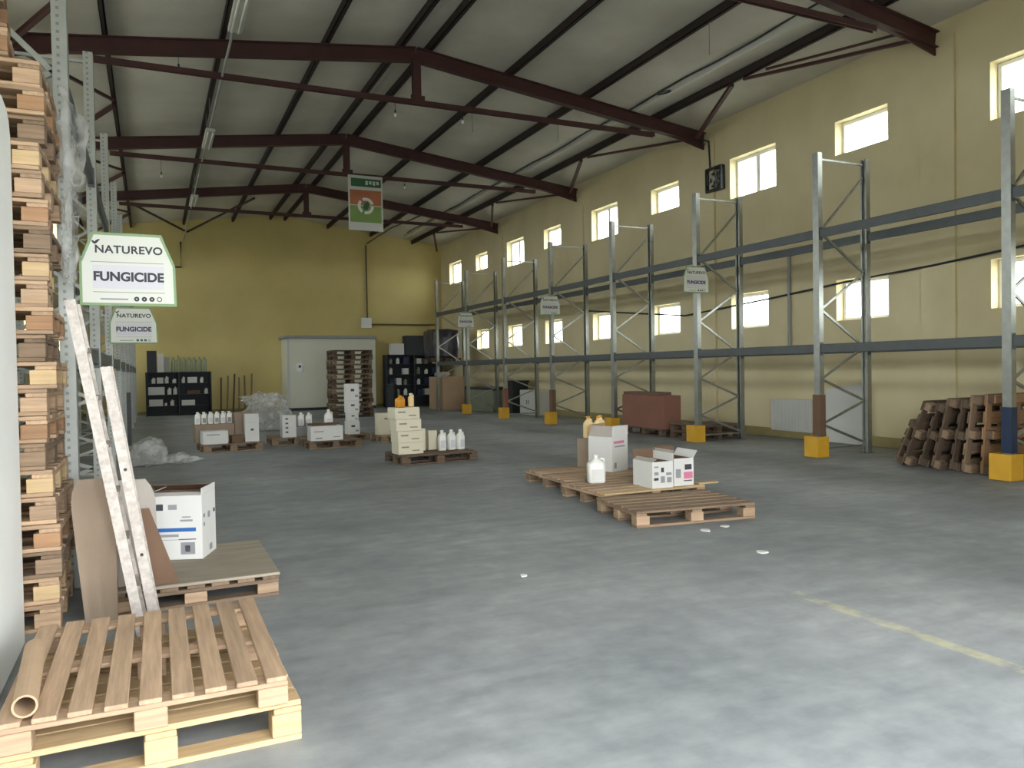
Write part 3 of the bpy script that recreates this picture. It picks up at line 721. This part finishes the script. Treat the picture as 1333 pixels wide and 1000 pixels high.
# back left: pallet with bottles
carton('long low white carton on the back left pallet, with print', (.98, 14.62, .1445), R(6), .42, .3, .23, prints=[('f', .15, .65, .68, .76, 'ink_grey')])
carton('pale carton under the row of white bottles, back left', (1.0, 15.0, .1445), R(6), .66, .34, .33, 'card_grey')
for i in range(6):
    jug('white bottle in the row on the back left carton, %s from the left' % ORD[i+1], (.73+i*.108, 14.97+i*.011, .4756), R(6), .22, .095, .09, 'white_plastic', 'white_plastic', 'white bottles on the back left carton', 'ink_grey' if i % 2 else 'sign_grey', 'bottle', 'bottle')
carton('tall narrow white carton with a dark triangle, back left pallet, right end', (1.62, 14.72, .1445), R(2), .24, .2, .5, prints=[('f', .4, .62, .4, .47, 'ink'), ('f', .15, .85, .68, .685, 'ink_grey')])
carton('dark open crate between the cartons on the back left pallet', (1.36, 14.68, .1445), R(6), .2, .2, .13, 'card_dark')
carton('grey carton behind the narrow white carton, back left', (1.5, 15.08, .1445), R(6), .3, .22, .52, 'card_grey')
carton('tall white carton with four dots down its front', (2.36, 15.3, .1445), R(2), .26, .25, .42, prints=[('f', .22, .42, .8-.2*i, .87-.2*i, 'ink') for i in range(4)])
carton('grey carton carrying two white bottles beside the dotted carton', (2.69, 15.42, .1445), 0, .34, .22, .19, 'grey')
for i in range(2):
    jug('white bottle beside the dotted carton, %s' % ['nearer to it', 'farther from it'][i], (2.62+i*.15, 15.42, .3362), 0, .26, .12, .11, 'white_plastic', 'white_plastic', 'white bottles by the dotted carton', 'sign_grey', 'bottle', 'bottle')
carton('wide low white carton at the back with a big white bottle behind', (2.84, 14.18, .1445), R(2), .58, .28, .26, flaps={'f': -90, 'b': -20, 'l': -90, 'r': -90}, fl={'f': .05, 'b': .05, 'l': .05, 'r': .05}, prints=[('f', .15, .35, .12, .22, 'ink_grey'), ('f', .7, .9, .2, .26, 'ink_grey'), ('f', .1, .4, .6, .66, 'card_grey')])
carton('pale carton hidden low behind the wide white carton', (2.95, 14.5, .1445), R(2), .3, .2, .2, 'card_grey')
jug('big white bottle rising behind the wide white carton', (2.97, 14.5, .3462), 0, .34, .15, .13, 'white_plastic', 'white_plastic', None, 'sign_grey', 'bottle', 'bottle')
tw = [('bottom, with a dark mark', .24, .26), ('second, narrow with a dark gap', .2, .16), ('third', .24, .24), ('top, tall', .24, .33)]
z = .1445
for lb, w_, h_ in tw:
    carton('white carton of the tower beside the pallet stack, %s' % lb, (3.58, 15.22, z), R(2), w_, .24, h_, prints=[('f', .3, .6, .55, .7, 'ink'), ('f', .65, .9, .2, .35, 'ink_grey')], group='tower of white cartons at the back')
    z += h_+.0012+.0004
carton('cream carton on the yellowish pallet, left', (4.1, 14.75, .1445), R(0), .3, .26, .42, 'cream', prints=[('f', .4, .6, .7, .78, 'card_grey')])
carton('brown carton on the yellowish pallet', (4.4, 14.95, .1445), R(4), .22, .24, .3, 'card')
carton('pale carton standing on the yellowish pallet, right end', (4.63, 14.75, .1445), R(0), .2, .26, .48, 'white_card', prints=[('f', .3, .6, .3, .5, 'ink_grey')])

def blob(name, m, dims, seed, amp, parent=None, loc=(0, 0, 0), sub=4):
    bm = bmesh.new(); bmesh.ops.create_icosphere(bm, subdivisions=sub, radius=1)
    for v in bm.verts:
        n = v.co.normalized()
        k = 1+amp*noise.noise(n*1.8+Vector((seed, 0, 0)))+amp*.6*noise.noise(n*4.5+Vector((0, seed, 0)))+amp*.25*noise.noise(n*11)
        v.co = Vector((n.x*dims[0]*k, n.y*dims[1]*k, n.z*dims[2]*k))
        v.co.z = max(v.co.z, -dims[2]*.75)
    me = bpy.data.meshes.new(name); bm.to_mesh(me); bm.free(); me.materials.append(m)
    for p in me.polygons: p.use_smooth = True
    return link(name, me, parent, (loc[0], loc[1], loc[2]+dims[2]*.75))
t = thing('plastic_film', 'crumpled clear film bundle with a twisted tail on the floor at the left', 'plastic film', (-.1, 12.95, 0))
blob('bundle', M['film'], (.3, .25, .24), 3, .28, t)
o = blob('tail', M['film'], (.28, .1, .085), 8, .5, t, (.42, .1, 0))
t = thing('plastic_film', 'large grey heap of crumpled film at the back, left of the white cabin', 'plastic film', (2.5, 19.3, 0))
blob('heap', M['film'], (.58, .4, .46), 12, .4, t)
blob('crest', M['film'], (.42, .3, .16), 21, .6, t, (-.12, 0, .62))
t = thing('plastic_film', 'hanging crumpled stretch film on the side of the tall left stack', 'plastic film', (-.44, 5.3, 1.95))
b = MB(); g = []
for i in range(13):
    row = []
    for j in range(26):
        u = i/12; v = j/25
        row.append(b.bm.verts.new((.035+.05*noise.noise(Vector((u*4, v*7, 1)))+.03*noise.noise(Vector((u*11, v*15, 4)))-.03+.09*u*min(1, v*1.3), -.3+u*.62+.07*noise.noise(Vector((u*2, v*5, 9))), v*1.05)))
    g.append(row)
for i in range(12):
    for j in range(25): b.bm.faces.new((g[i][j], g[i+1][j], g[i+1][j+1], g[i][j+1]))
b.build('sheet', M['film'], t, smooth=True)

# ------------------------------------------------------------------ ladder, cardboard sheets, white door leaf
t = thing('step_ladder', 'folded paint-spattered aluminium step ladder leaning on the left stack', 'ladder', (-.075, 4.5, 0))
def rail(p0, p1, nm, y):
    b = MB(); p0, p1 = Vector((p0[0], y, p0[1])), Vector((p1[0], y, p1[1]))
    b.beam(p0, p1, .028, .05, up=(1, 0, 0)); return b.build(nm, M['alu'], t)
fr = ((.0, .0), (-.29, 1.76)); bk = ((.07, .0), (-.14, 1.42))
for y in (.0, .3): rail(fr[0], fr[1], 'front_rail', y)
for y in (.03, .27): rail(bk[0], bk[1], 'rear_rail', y)
for k in range(1, 7):
    f = k/7; x = fr[0][0]+(fr[1][0]-fr[0][0])*f; zz = fr[1][1]*f
    MB().box(x-.03, x+.03, .015, .285, zz-.012, zz+.012).build('step', M['alu'], t)
for k in (1, 3, 5):
    f = k/6; x = bk[0][0]+(bk[1][0]-bk[0][0])*f; zz = bk[1][1]*f
    MB().box(x-.012, x+.012, .045, .255, zz-.01, zz+.01).build('cross_bar', M['alu'], t)
for f in (.3, .62):
    x = bk[0][0]+(bk[1][0]-bk[0][0])*f; MB().tube([(x, .012, 1.42*f), (x, .018, 1.42*f)], .009, 8).build('rivet', M['black'], t)

def sheet(name, label, pts, m, cat, th=.005, bend=.03, seed=0, n=14):
    """bent cardboard: four corners, curled between them"""
    a, b_, c, d_ = [Vector(p) for p in pts]      # bottom left, bottom right, top right, top left
    nn = (b_-a).cross(d_-a).normalized(); bb = MB(); G = {}
    for side in (0, 1):
        for i in range(n+1):
            for j in range(n+1):
                u, v = i/n, j/n
                cu = u
                p = a*(1-u)*(1-v)+b_*u*(1-v)+c*u*v+d_*(1-u)*v
                cor = max(0, v-.8)/.2
                p = p+nn*(bend*math.sin(u*PI)*1.0+.012*noise.noise(Vector((u*3+seed, v*3, 0))))-nn*(th*side)
                if v > .8:                                         # rounded shoulders
                    k = 1-.38*((v-.8)/.2)**2
                    mid = a*.5*(1-v)+b_*.5*(1-v)+c*.5*v+d_*.5*v
                    p = mid+(p-mid)*k
                G[side, i, j] = bb.bm.verts.new(p)
    for i in range(n):
        for j in range(n):
            bb.bm.faces.new((G[0, i, j], G[0, i+1, j], G[0, i+1, j+1], G[0, i, j+1])); bb.bm.faces.new((G[1, i, j], G[1, i, j+1], G[1, i+1, j+1], G[1, i+1, j]))
    for i in range(n):
        for (j) in (0, n): bb.bm.faces.new((G[0, i, j], G[0, i+1, j], G[1, i+1, j], G[1, i, j]))
        for (k_) in (0, n): bb.bm.faces.new((G[0, k_, i], G[0, k_, i+1], G[1, k_, i+1], G[1, k_, i]))
    o = bb.build(name, M[m], smooth=False)
    return tag(o, label, cat)
sheet('cardboard_sheet', 'tan bent cardboard sheet leaning left of the ladder foot', [(-.36, 4.84, .003), (-.2, 4.84, .003), (-.2, 4.88, .8), (-.43, 4.87, .8)], 'card_grey', 'cardboard', bend=-.035)
sheet('cardboard_sheet', 'pale curled cardboard sheet standing directly behind the ladder', [(-.2, 4.98, .1535), (.02, 4.98, .1535), (.0, 5.06, .76), (-.25, 5.06, .76)], 'sheet_back', 'cardboard', bend=-.04, seed=4)
b = MB().prism([(-.05, .149), (.12, .149), (-.03, .6), (-.09, .6)], 'y', 4.95, 4.956)
tag(b.build('cardboard_flap', M['card_dark']), 'dark brown triangular cardboard flap between the ladder and the white carton', 'cardboard')

# white leaf of the gate at the left edge
pl = [(2.4, .01), (4.64, .01), (4.64, 2.58), (4.6, 2.66), (4.54, 2.7), (4.42, 2.72), (2.4, 2.72)]
d = struct(MB().prism(pl, 'x', -.68, -.62).build('door_1', M['door_white']))

# ------------------------------------------------------------------ things under and behind the right rack
t = thing('cardboard_crate', 'large red-brown cardboard crate on a pallet under the right rack', 'crate', (9.22, 13.1, .1455))
MB().box(-.2, .2, -.72, .76, 0, .66, .006).build('body', M['card_red'], t)
MB().box(-.18, .14, -.5, .74, .66, .72, .004).build('lid', M['card_dark'], t)
pallet('pallet flat under the red-brown crate in the right rack', (9.42, 13.08, 0), R(90), 1.3, .84, 5, 'x', 'wood_old', group='flat pallets under the rack')
t = thing('radiator', 'white panel radiator on the right wall behind the rack', 'radiator', (10.78, 10.84, .13))
MB().box(-.04, .04, -.5, .5, 0, .6, .01).build('panel', M['pale_grey'], t)
b = MB()
for k in range(20): b.box(-.047, -.04, -.47+k*.049, -.447+k*.049, .03, .57)
b.build('ribs', M['pale_grey'], t)
MB().tube([(0, .52, .06), (0, .52, -.1)], .012, 8).build('pipe', M['white'], t)
b = MB().prism([(9.1, .01), (9.95, .01), (9.95, .93), (9.1, 1.06)], 'x', 10.69, 10.72)
tag(b.build('white_board', M['pale_grey']), 'pale grey board with a slanted top standing against the right wall', 'board')
t = thing('wheeled_bin', 'black wheeled bin under the far part of the right rack', 'bin', (10.3, 21.8, 0))
MB().prism([(-.24, .09), (.24, .09), (.3, .95), (-.3, .95)], 'x', -.26, .26).build('body', M['black'], t)
MB().box(-.3, .3, -.32, .33, .95, 1.02, .015).build('lid', M['black'], t)
for s in (-1, 1): MB().tube([(s*.2, .26, .1), (s*.26, .26, .1)], .1, 14).build('wheel', M['rubber'], t)
MB().box(-.26, .26, -.24, .0, .0, .09).build('foot', M['black'], t)
t = thing('grey_cabinet', 'pale grey low cabinet right of the black wheeled bin', 'cabinet', (10.45, 20.8, 0))
MB().box(-.25, .25, -.55, .55, .0, .74, .008).build('body', M['pale_grey'], t)
for s in (-1, 1): 
    dd = MB().box(-.262, -.251, s*.27-.255, s*.27+.255, .05, .7, .003).build('door', M['pale_grey'], t)
    MB().box(-.275, -.262, s*.06-.01, s*.06+.01, .32, .44).build('handle', M['dark'], dd)
t = thing('covered_crate', 'long grey-green covered crate behind the rack, left of the wheeled bin', 'crate', (10.2, 23.7, 0))
MB().box(-.4, .4, -1.15, 1.15, 0, .72, .02).build('body', M['green_tarp'], t)
MB().box(-.42, .42, -1.18, 1.18, .72, .8, .015).build('cover', M['dark'], t)
t = thing('cardboard_bin', 'tall tan cardboard bin under the far end of the right rack', 'crate', (9.5, 25.9, 0))
b = MB().prism([(-.4, -.7), (.4, -.7), (.45, -.6), (.45, .6), (.4, .7), (-.4, .7), (-.45, .6), (-.45, -.6)], 'z', .0, 1.15); b.build('body', M['card'], t)
blob('white_bag', M['sheet_back'], (.25, .35, .1), 5, .3, t, (-.1, .2, 1.15))
pallet('pallet on the lower beams in the last bay of the right rack', (9.45, 26.3, 1.6665), R(90), 1.2, 1.1, 5, 'x', 'wood_old')
bm = bmesh.new(); bmesh.ops.create_cube(bm, size=2); bmesh.ops.subdivide_edges(bm, edges=bm.edges[:], cuts=9, use_grid_fill=True)
for v in bm.verts:
    n = v.co.copy(); k = 1-.07*max(0, abs(n.x)+abs(n.y)+abs(n.z)-2)+.05*noise.noise(n*2.3)+.03*noise.noise(n*6)
    v.co = Vector((n.x*.46*k, n.y*.62*k, max(-.5, n.z*.52*k)))
me = bpy.data.meshes.new('wrapped_load'); bm.to_mesh(me); bm.free(); me.materials.append(M['wrap'])
for p in me.polygons: p.use_smooth = True
o = link('wrapped_load', me, None, (9.45, 26.3, 1.8115+.5))
tag(o, 'dark wrapped load on the lower beams of the last rack bay', 'wrapped load')

# wall fan and wall conduits
t = thing('wall_fan', 'black square wall fan high between two upper windows', 'fan', (10.78, 12.93, 5.28))
b = MB(); ro = .19
b.box(-.05, .06, -.25, .25, .2, .25).box(-.05, .06, -.25, .25, -.25, -.2).box(-.05, .06, -.25, -.2, -.2, .2).box(-.05, .06, .2, .25, -.2, .2)
b.build('housing', M['black'], t)
for i in range(6):
    a = i*PI/3; b = MB(); p = [(.0+.02, math.cos(a+q)*r, math.sin(a+q)*r) for q, r in ((-.12, .05), (-.35, .19), (.35, .19), (.12, .05))]
    p2 = [(x+.012, y, z) for x, y, z in p]; b.loft([p, p2]); b.build('blade', M['dark'], t)
MB().tube([(-.03, 0, 0), (.05, 0, 0)], .055, 14).build('hub', M['grey'], t)
b = MB()
for r in (.07, .13, .19): b.tube([(-.045, r*math.cos(a*PI/14), r*math.sin(a*PI/14)) for a in range(29)], .004, 5)
b.build('guard', M['grey'], t)
tag(MB().tube([(10.79, 13.08, 5.54), (10.79, 13.12, 6.12), (10.55, 13.2, 6.16)], .022, 8).build('fan_conduit', M['dark']), 'bent conduit running from the wall fan up to the truss', 'conduit')
tag(MB().tube([(10.8, 6.0, 2.98), (10.8, 8.0, 2.84), (10.8, 9.6, 2.77), (10.8, 11.5, 2.64), (10.8, 14.0, 2.5), (10.8, 18.5, 2.95)], .018, 8).build('wall_cable', M['dark']), 'sagging dark cable along the right wall above the lower windows', 'cable')
tag(MB().tube([(10.8, 10.9, 3.42), (10.8, 10.9, 1.7)], .03, 8).build('wall_conduit', M['grey']), 'vertical grey conduit on the right wall above the radiator', 'conduit')
t = thing('junction_box', 'white junction box on the end wall with conduits above and to its right', 'junction box', (7.68, YB-.012, 3.28))
MB().box(-.2, .2, -.12, 0, -.2, .2, .01).build('housing', M['white'], t)
MB().tube([(.05, -.04, .2), (.05, -.04, 3.05)], .032, 8).build('riser', M['conduit'], t)
MB().tube([(.2, -.04, -.05), (2.9, -.04, -.05)], .032, 8).build('conduit', M['conduit'], t)
tag(MB().tube([(7.75, YB-.12, 6.38), (7.9, 27.0, 6.5), (8.1, 24.3, 6.45)], .025, 8).build('slanting_conduit', M['conduit']), 'slanting conduit from the last truss to the end wall riser', 'conduit')
tag(MB().tube([(1.05, YB-.05, 6.1), (1.05, YB-.05, 5.2), (-.6, YB-.05, 5.2)], .03, 8).build('bent_conduit', M['dark']), 'thin bent conduit at the upper left of the end wall', 'conduit')

# poster
t = thing('hanging_poster', 'green and orange poster with a round emblem hung from a truss', 'poster', (4.82, 18.6, 4.8))
w, h = .425, 1.33
MB().box(-w, w, -.004, .004, 0, h).build('sheet', M['pale_grey'], t)
MB().box(-w+.07, w-.04, -.006, -.0045, h-.27, h-.07).build('title_band', M['poster_green'], t)
MB().box(-w+.04, w-.04, -.006, -.0045, .62, .98).build('upper_field', M['poster_orange'], t)
MB().box(-w+.04, w-.04, -.006, -.0045, .2, .6).build('lower_field', M['poster_light_green'], t)
def arc(r0, r1, a0, a1, y0, y1, b, n=16, cx=0, cz=.6):
    A = [(cx+r1*math.cos(a0+(a1-a0)*k/n), cz+r1*math.sin(a0+(a1-a0)*k/n)) for k in range(n+1)]
    B = [(cx+r0*math.cos(a0+(a1-a0)*k/n), cz+r0*math.sin(a0+(a1-a0)*k/n)) for k in range(n+1)]
    b.prism(A+B[::-1], 'y', y0, y1)
b = MB()
for k in range(3): arc(.13, .2, .3+k*2*PI/3, .3+k*2*PI/3+1.75, -.0085, -.0065, b)
b.build('round_emblem', M['sign_white'], t)
b = MB(); b.prism([(-.03, .5), (.04, .52), (.09, .62), (.05, .72), (-.03, .66), (-.07, .58)], 'y', -.009, -.0065); b.build('leaf', M['poster_green'], t)
for k in range(4): MB().box(.0+k*.09, .06+k*.09, -.0075, -.0062, h-.22+.02*(k % 2), h-.12).build('title_mark', M['pale_grey'], t)
for s in (-1, 1): MB().tube([(s*.38, 0, h), (s*.38, .06, h+.03)], .006, 6).build('hanger', M['dark'], t)

# ------------------------------------------------------------------ white cabin and shelves at the end wall
t = thing('white_cabin', 'large off-white cabin box against the end wall', 'cabin', (6.05, 29.3, 0))
MB().box(-1.62, 1.62, -.68, .66, .1, 2.62, .01).build('walls', M['cabin'], t)
MB().box(-1.72, 1.66, -.78, .66, 2.62, 2.72, .01).build('roof', M['grey'], t)
MB().box(-1.6, 1.6, -.66, .64, 0, .1).build('plinth', M['dark'], t)
MB().box(-1.62, -1.54, -.692, -.68, .1, 2.62).build('corner_trim', M['pale_grey'], t)
sw = MB().box(-1.3, -1.08, -.74, -.68, 1.4, 1.72, .01).build('switch_box', M['white'], t)
MB().box(-1.23, -1.15, -.755, -.74, 1.56, 1.64).build('switch', M['dark'], sw)

def shelving(label, loc, w, d, h, levels, bays, m):
    t = thing('shelving_unit', label, 'shelves', loc)
    for k in range(bays+1):
        x = -w/2+.02+(w-.04)*k/bays
        MB().box(x-.02, x+.02, -d/2, d/2, 0, h).build('side_panel', M[m], t)
    for z in levels:
        for k in range(bays):
            x0 = -w/2+.02+(w-.04)*k/bays+.021; x1 = -w/2+.02+(w-.04)*(k+1)/bays-.021
            MB().box(x0, x1, -d/2, d/2-.012, z-.025, z).build('shelf', M[m], t)
    MB().box(-w/2, w/2, d/2-.011, d/2, 0, h).build('back_panel', M[m], t)
    return t
SX, SY = .84, 28.7
shelving('dark low shelving unit with cartons at the left of the end wall', (SX, SY, 0), 2.05, .5, 1.47, (.06, .33, .71, 1.09, 1.47), 2, 'dark')
def shelf_items(cx, y, unit, rows):
    for (x, z, kind, w, h, m, lb) in rows:
        if kind == 'box': carton('%s %s' % (lb, unit), (cx+x, y, z+.001), 0, w, .28, h, m, group='goods on the '+unit.split(' the ', 1)[1])
        else: jug('%s %s' % (lb, unit), (cx+x, y, z+.001), 0, h, w, w*.8, m, 'white_plastic', 'goods on the '+unit.split(' the ', 1)[1], None, 'bottle', 'bottle')
U = 'on the low shelves'
shelf_items(SX, SY-.06, U, [
 (-.72, .33, 'box', .42, .22, 'white_card', 'white carton at the left of the second shelf'), (-.22, .33, 'bot', .12, .2, 'white_plastic', 'white bottle at the bay post of the second shelf'),
 (-.42, .33, 'bot', .08, .1, 'white_plastic', 'tiny white bottle left on the second shelf'), (.28, .33, 'box', .42, .18, 'white_card', 'pale carton in the right bay of the second shelf'),
 (-.7, .71, 'box', .5, .26, 'white_card', 'big white carton at the left of the third shelf'), (-.3, .71, 'bot', .13, .24, 'white_plastic', 'white bottle beside the big carton of the third shelf'), (-.12, .71, 'bot', .13, .26, 'white_plastic', 'white bottle nearest the middle post of the third shelf'),
 (.86, .71, 'bot', .12, .2, 'white_plastic', 'single white bottle at the right end of the third shelf'), (.45, .71, 'box', .4, .12, 'card_dark', 'flat dark carton in the right bay of the third shelf'),
 (-.78, 1.09, 'bot', .12, .2, 'white_plastic', 'leftmost white bottle of the fourth shelf'), (-.58, 1.09, 'box', .2, .2, 'white_card', 'small white carton left on the fourth shelf'), (-.38, 1.09, 'bot', .12, .24, 'white_plastic', 'taller white bottle in the left bay of the fourth shelf'), (-.14, 1.09, 'bot', .12, .16, 'white_plastic', 'short white bottle left of the post on the fourth shelf'),
 (.14, 1.09, 'bot', .12, .22, 'white_plastic', 'white bottle right of the post on the fourth shelf'), (.42, 1.09, 'box', .3, .2, 'white_card', 'white carton in the right bay of the fourth shelf'), (.72, 1.09, 'bot', .11, .2, 'white_plastic', 'white bottle at the right end of the fourth shelf'),
 (-.82, 1.47, 'box', .3, .72, 'dark', 'tall dark carton on the left end of the top'), (-.55, 1.47, 'box', .18, .62, 'white_card', 'tall white carton beside the dark one on top'), (-.36, 1.47, 'box', .16, .5, 'grey', 'grey carton right of the white one on top')])
for i in range(7):
    jug('pale green bottle on top of the low shelves, %s from the left' % ORD[i+1], (SX-.16+i*.165, SY-.05, 1.471), 0, .56 if i == 1 else .5, .13, .12, 'green_plastic', 'green_plastic', 'pale green bottles on top of the shelves', None, 'bottle', 'bottle')
SX2 = 9.15
shelving('dark tall shelving unit at the end wall, right of the white cabin', (SX2, SY, 0), 2.2, .5, 2.0, (.06, .45, .85, 1.25, 1.65, 2.0), 2, 'dark')
U = 'on the tall shelves'
its = []
for zi, z in enumerate((.45, .85, 1.25, 1.65)):
    for xi, x in enumerate((-.9, -.62, -.33, .2, .52, .85)):
        if (zi, xi) in ((0, 0), (1, 5), (2, 1)): continue
        k = (zi*5+xi*3) % 4
        its.append((x, z, 'box' if k in (0, 1) else 'bot', .2 if k in (0, 1) else .13, .2+.03*((zi+xi) % 3), ['white_card', 'navy', 'white_plastic', 'green_plastic'][k],
                    '%s, %s from the left, %s shelf' % (['white carton', 'blue carton', 'white bottle', 'green bottle'][k], ORD[xi+1], ['second', 'third', 'fourth', 'fifth'][zi])))
shelf_items(SX2, SY-.06, U, its)
carton('pale carton on top of the tall shelves, nearest the cabin', (8.5, SY-.05, 2.001), 0, .5, .35, .42, 'white_card')
carton('large dark carton on top of the tall shelves', (9.35, SY-.05, 2.001), 0, 1.1, .4, .72, 'dark')
# bundled brooms / stakes beside the low shelves
for i in range(6):
    x = 2.15+i*.2; lean_ = [.05, .08, .1, .04, .02, .07][i]
    b = MB().tube([(x, 28.5, .005), (x+lean_, 28.75, 1.25+.06*(i % 3))], .03, 8)
    tag(b.build('wooden_pole', M['wood_mid' if i % 2 else 'wood_old']), 'wooden pole leaning at the end wall, %s from the low dark shelves' % ORD[i+1], 'pole', 'poles beside the low shelves')
t = thing('black_jerrycan', 'black tall drum standing before the tall shelves', 'drum', (7.9, 27.3, 0))
MB().tube([(0, 0, 0), (0, 0, .9)], .2, 18).build('body', M['black'], t); MB().tube([(0, 0, .9), (0, 0, .95)], .08, 12).build('cap', M['navy'], t)
t = tag(MB().box(-.03, .03, -.09, .09, 0, 1.1).build('dark_panel', M['black'], None, (-.34, 13.9, .0)), 'dark upright board beside the left rack, above the film bundle', 'board')
# paper scraps on the floor before the centre group
for i, (x, y, s) in enumerate(((4.15, 5.15, .06), (4.4, 5.2, .045), (4.02, 4.35, .05), (2.2, 4.6, .03))):
    b = MB(); p = [(s*math.cos(a)*random.uniform(.6, 1.1), s*math.sin(a)*random.uniform(.6, 1.1)) for a in [k*PI/4 for k in range(8)]]
    b.prism(p, 'z', .001, .008)
    tag(b.build('paper_scrap', M['white_card'], None, (x, y, 0)), 'white paper scrap on the floor, %s' % ['left of the pair before the empty centre pallet', 'right of the pair before the empty centre pallet', 'between the empty pallet and the yellow line', 'lone one in the open floor'][i], 'litter', 'scraps on the floor')

# ------------------------------------------------------------------ light
wd = bpy.data.worlds.new('World'); S.world = wd; wd.use_nodes = True; nt = wd.node_tree
bg = nt.nodes['Background']
tc = nt.nodes.new('ShaderNodeTexCoord'); sp = nt.nodes.new('ShaderNodeSeparateXYZ'); nt.links.new(tc.outputs['Generated'], sp.inputs[0])
rp = nt.nodes.new('ShaderNodeValToRGB'); e = rp.color_ramp.elements
mr = nt.nodes.new('ShaderNodeMapRange'); mr.inputs['From Min'].default_value = -1; nt.links.new(sp.outputs[2], mr.inputs[0]); nt.links.new(mr.outputs[0], rp.inputs[0])
e[0].position = .47; e[0].color = (.30, .31, .29, 1); e[1].position = .5; e[1].color = (.95, .98, 1, 1)
q = e.new(1.0); q.color = (.86, .93, 1, 1)
nt.links.new(rp.outputs[0], bg.inputs['Color']); bg.inputs['Strength'].default_value = 6.0
def portal(name, loc, rot, sx, sy):
    l = bpy.data.lights.new(name, 'AREA'); l.shape = 'RECTANGLE'; l.size = sx; l.size_y = sy; l.cycles.is_portal = True
    o = bpy.data.objects.new(name, l); C.objects.link(o); o.location = loc; o.rotation_euler = rot
for h in holes_r: portal('window_daylight', (XR+.29, (h[0]+h[1])/2, (h[2]+h[3])/2), (0, R(90), 0), h[3]-h[2], h[1]-h[0])
for h in added_holes_l: portal('window_daylight', (XL-.29, (h[0]+h[1])/2, (h[2]+h[3])/2), (0, R(-90), 0), h[3]-h[2], h[1]-h[0])  # daylight through the added left windows
portal('added_gateway_daylight', ((GX0+GX1)/2, Y0-.28, GZ/2), (R(90), 0, 0), GX1-GX0, GZ)  # daylight through the gateway added behind the camera
S.cycles.max_bounces = 10; S.cycles.diffuse_bounces = 7; S.cycles.transparent_max_bounces = 16
S.cycles.sample_clamp_indirect = 8

# ------------------------------------------------------------------ camera
f, yaw, pitch, roll, H = 1007.28, .4358, -.019, -.0168, 1.371
fwd = Vector((math.sin(yaw)*math.cos(pitch), math.cos(yaw)*math.cos(pitch), math.sin(pitch)))
rt = Vector((math.cos(yaw), -math.sin(yaw), 0)); upv = rt.cross(fwd)
r2 = rt*math.cos(roll)+upv*math.sin(roll); u2 = -rt*math.sin(roll)+upv*math.cos(roll)
cam = bpy.data.cameras.new('camera'); co = bpy.data.objects.new('camera', cam); C.objects.link(co)
cam.sensor_width = 36; cam.lens = f/1333*36; cam.clip_start = .05; cam.clip_end = 200
mw = Matrix((r2, u2, -fwd)).transposed().to_4x4(); mw.translation = Vector((0, 0, H)); co.matrix_world = mw
S.camera = co
S.view_settings.view_transform = 'Standard'; S.view_settings.look = 'None'; S.view_settings.gamma = 1
S.view_settings.use_curve_mapping = False
S.view_settings.exposure = 1.42
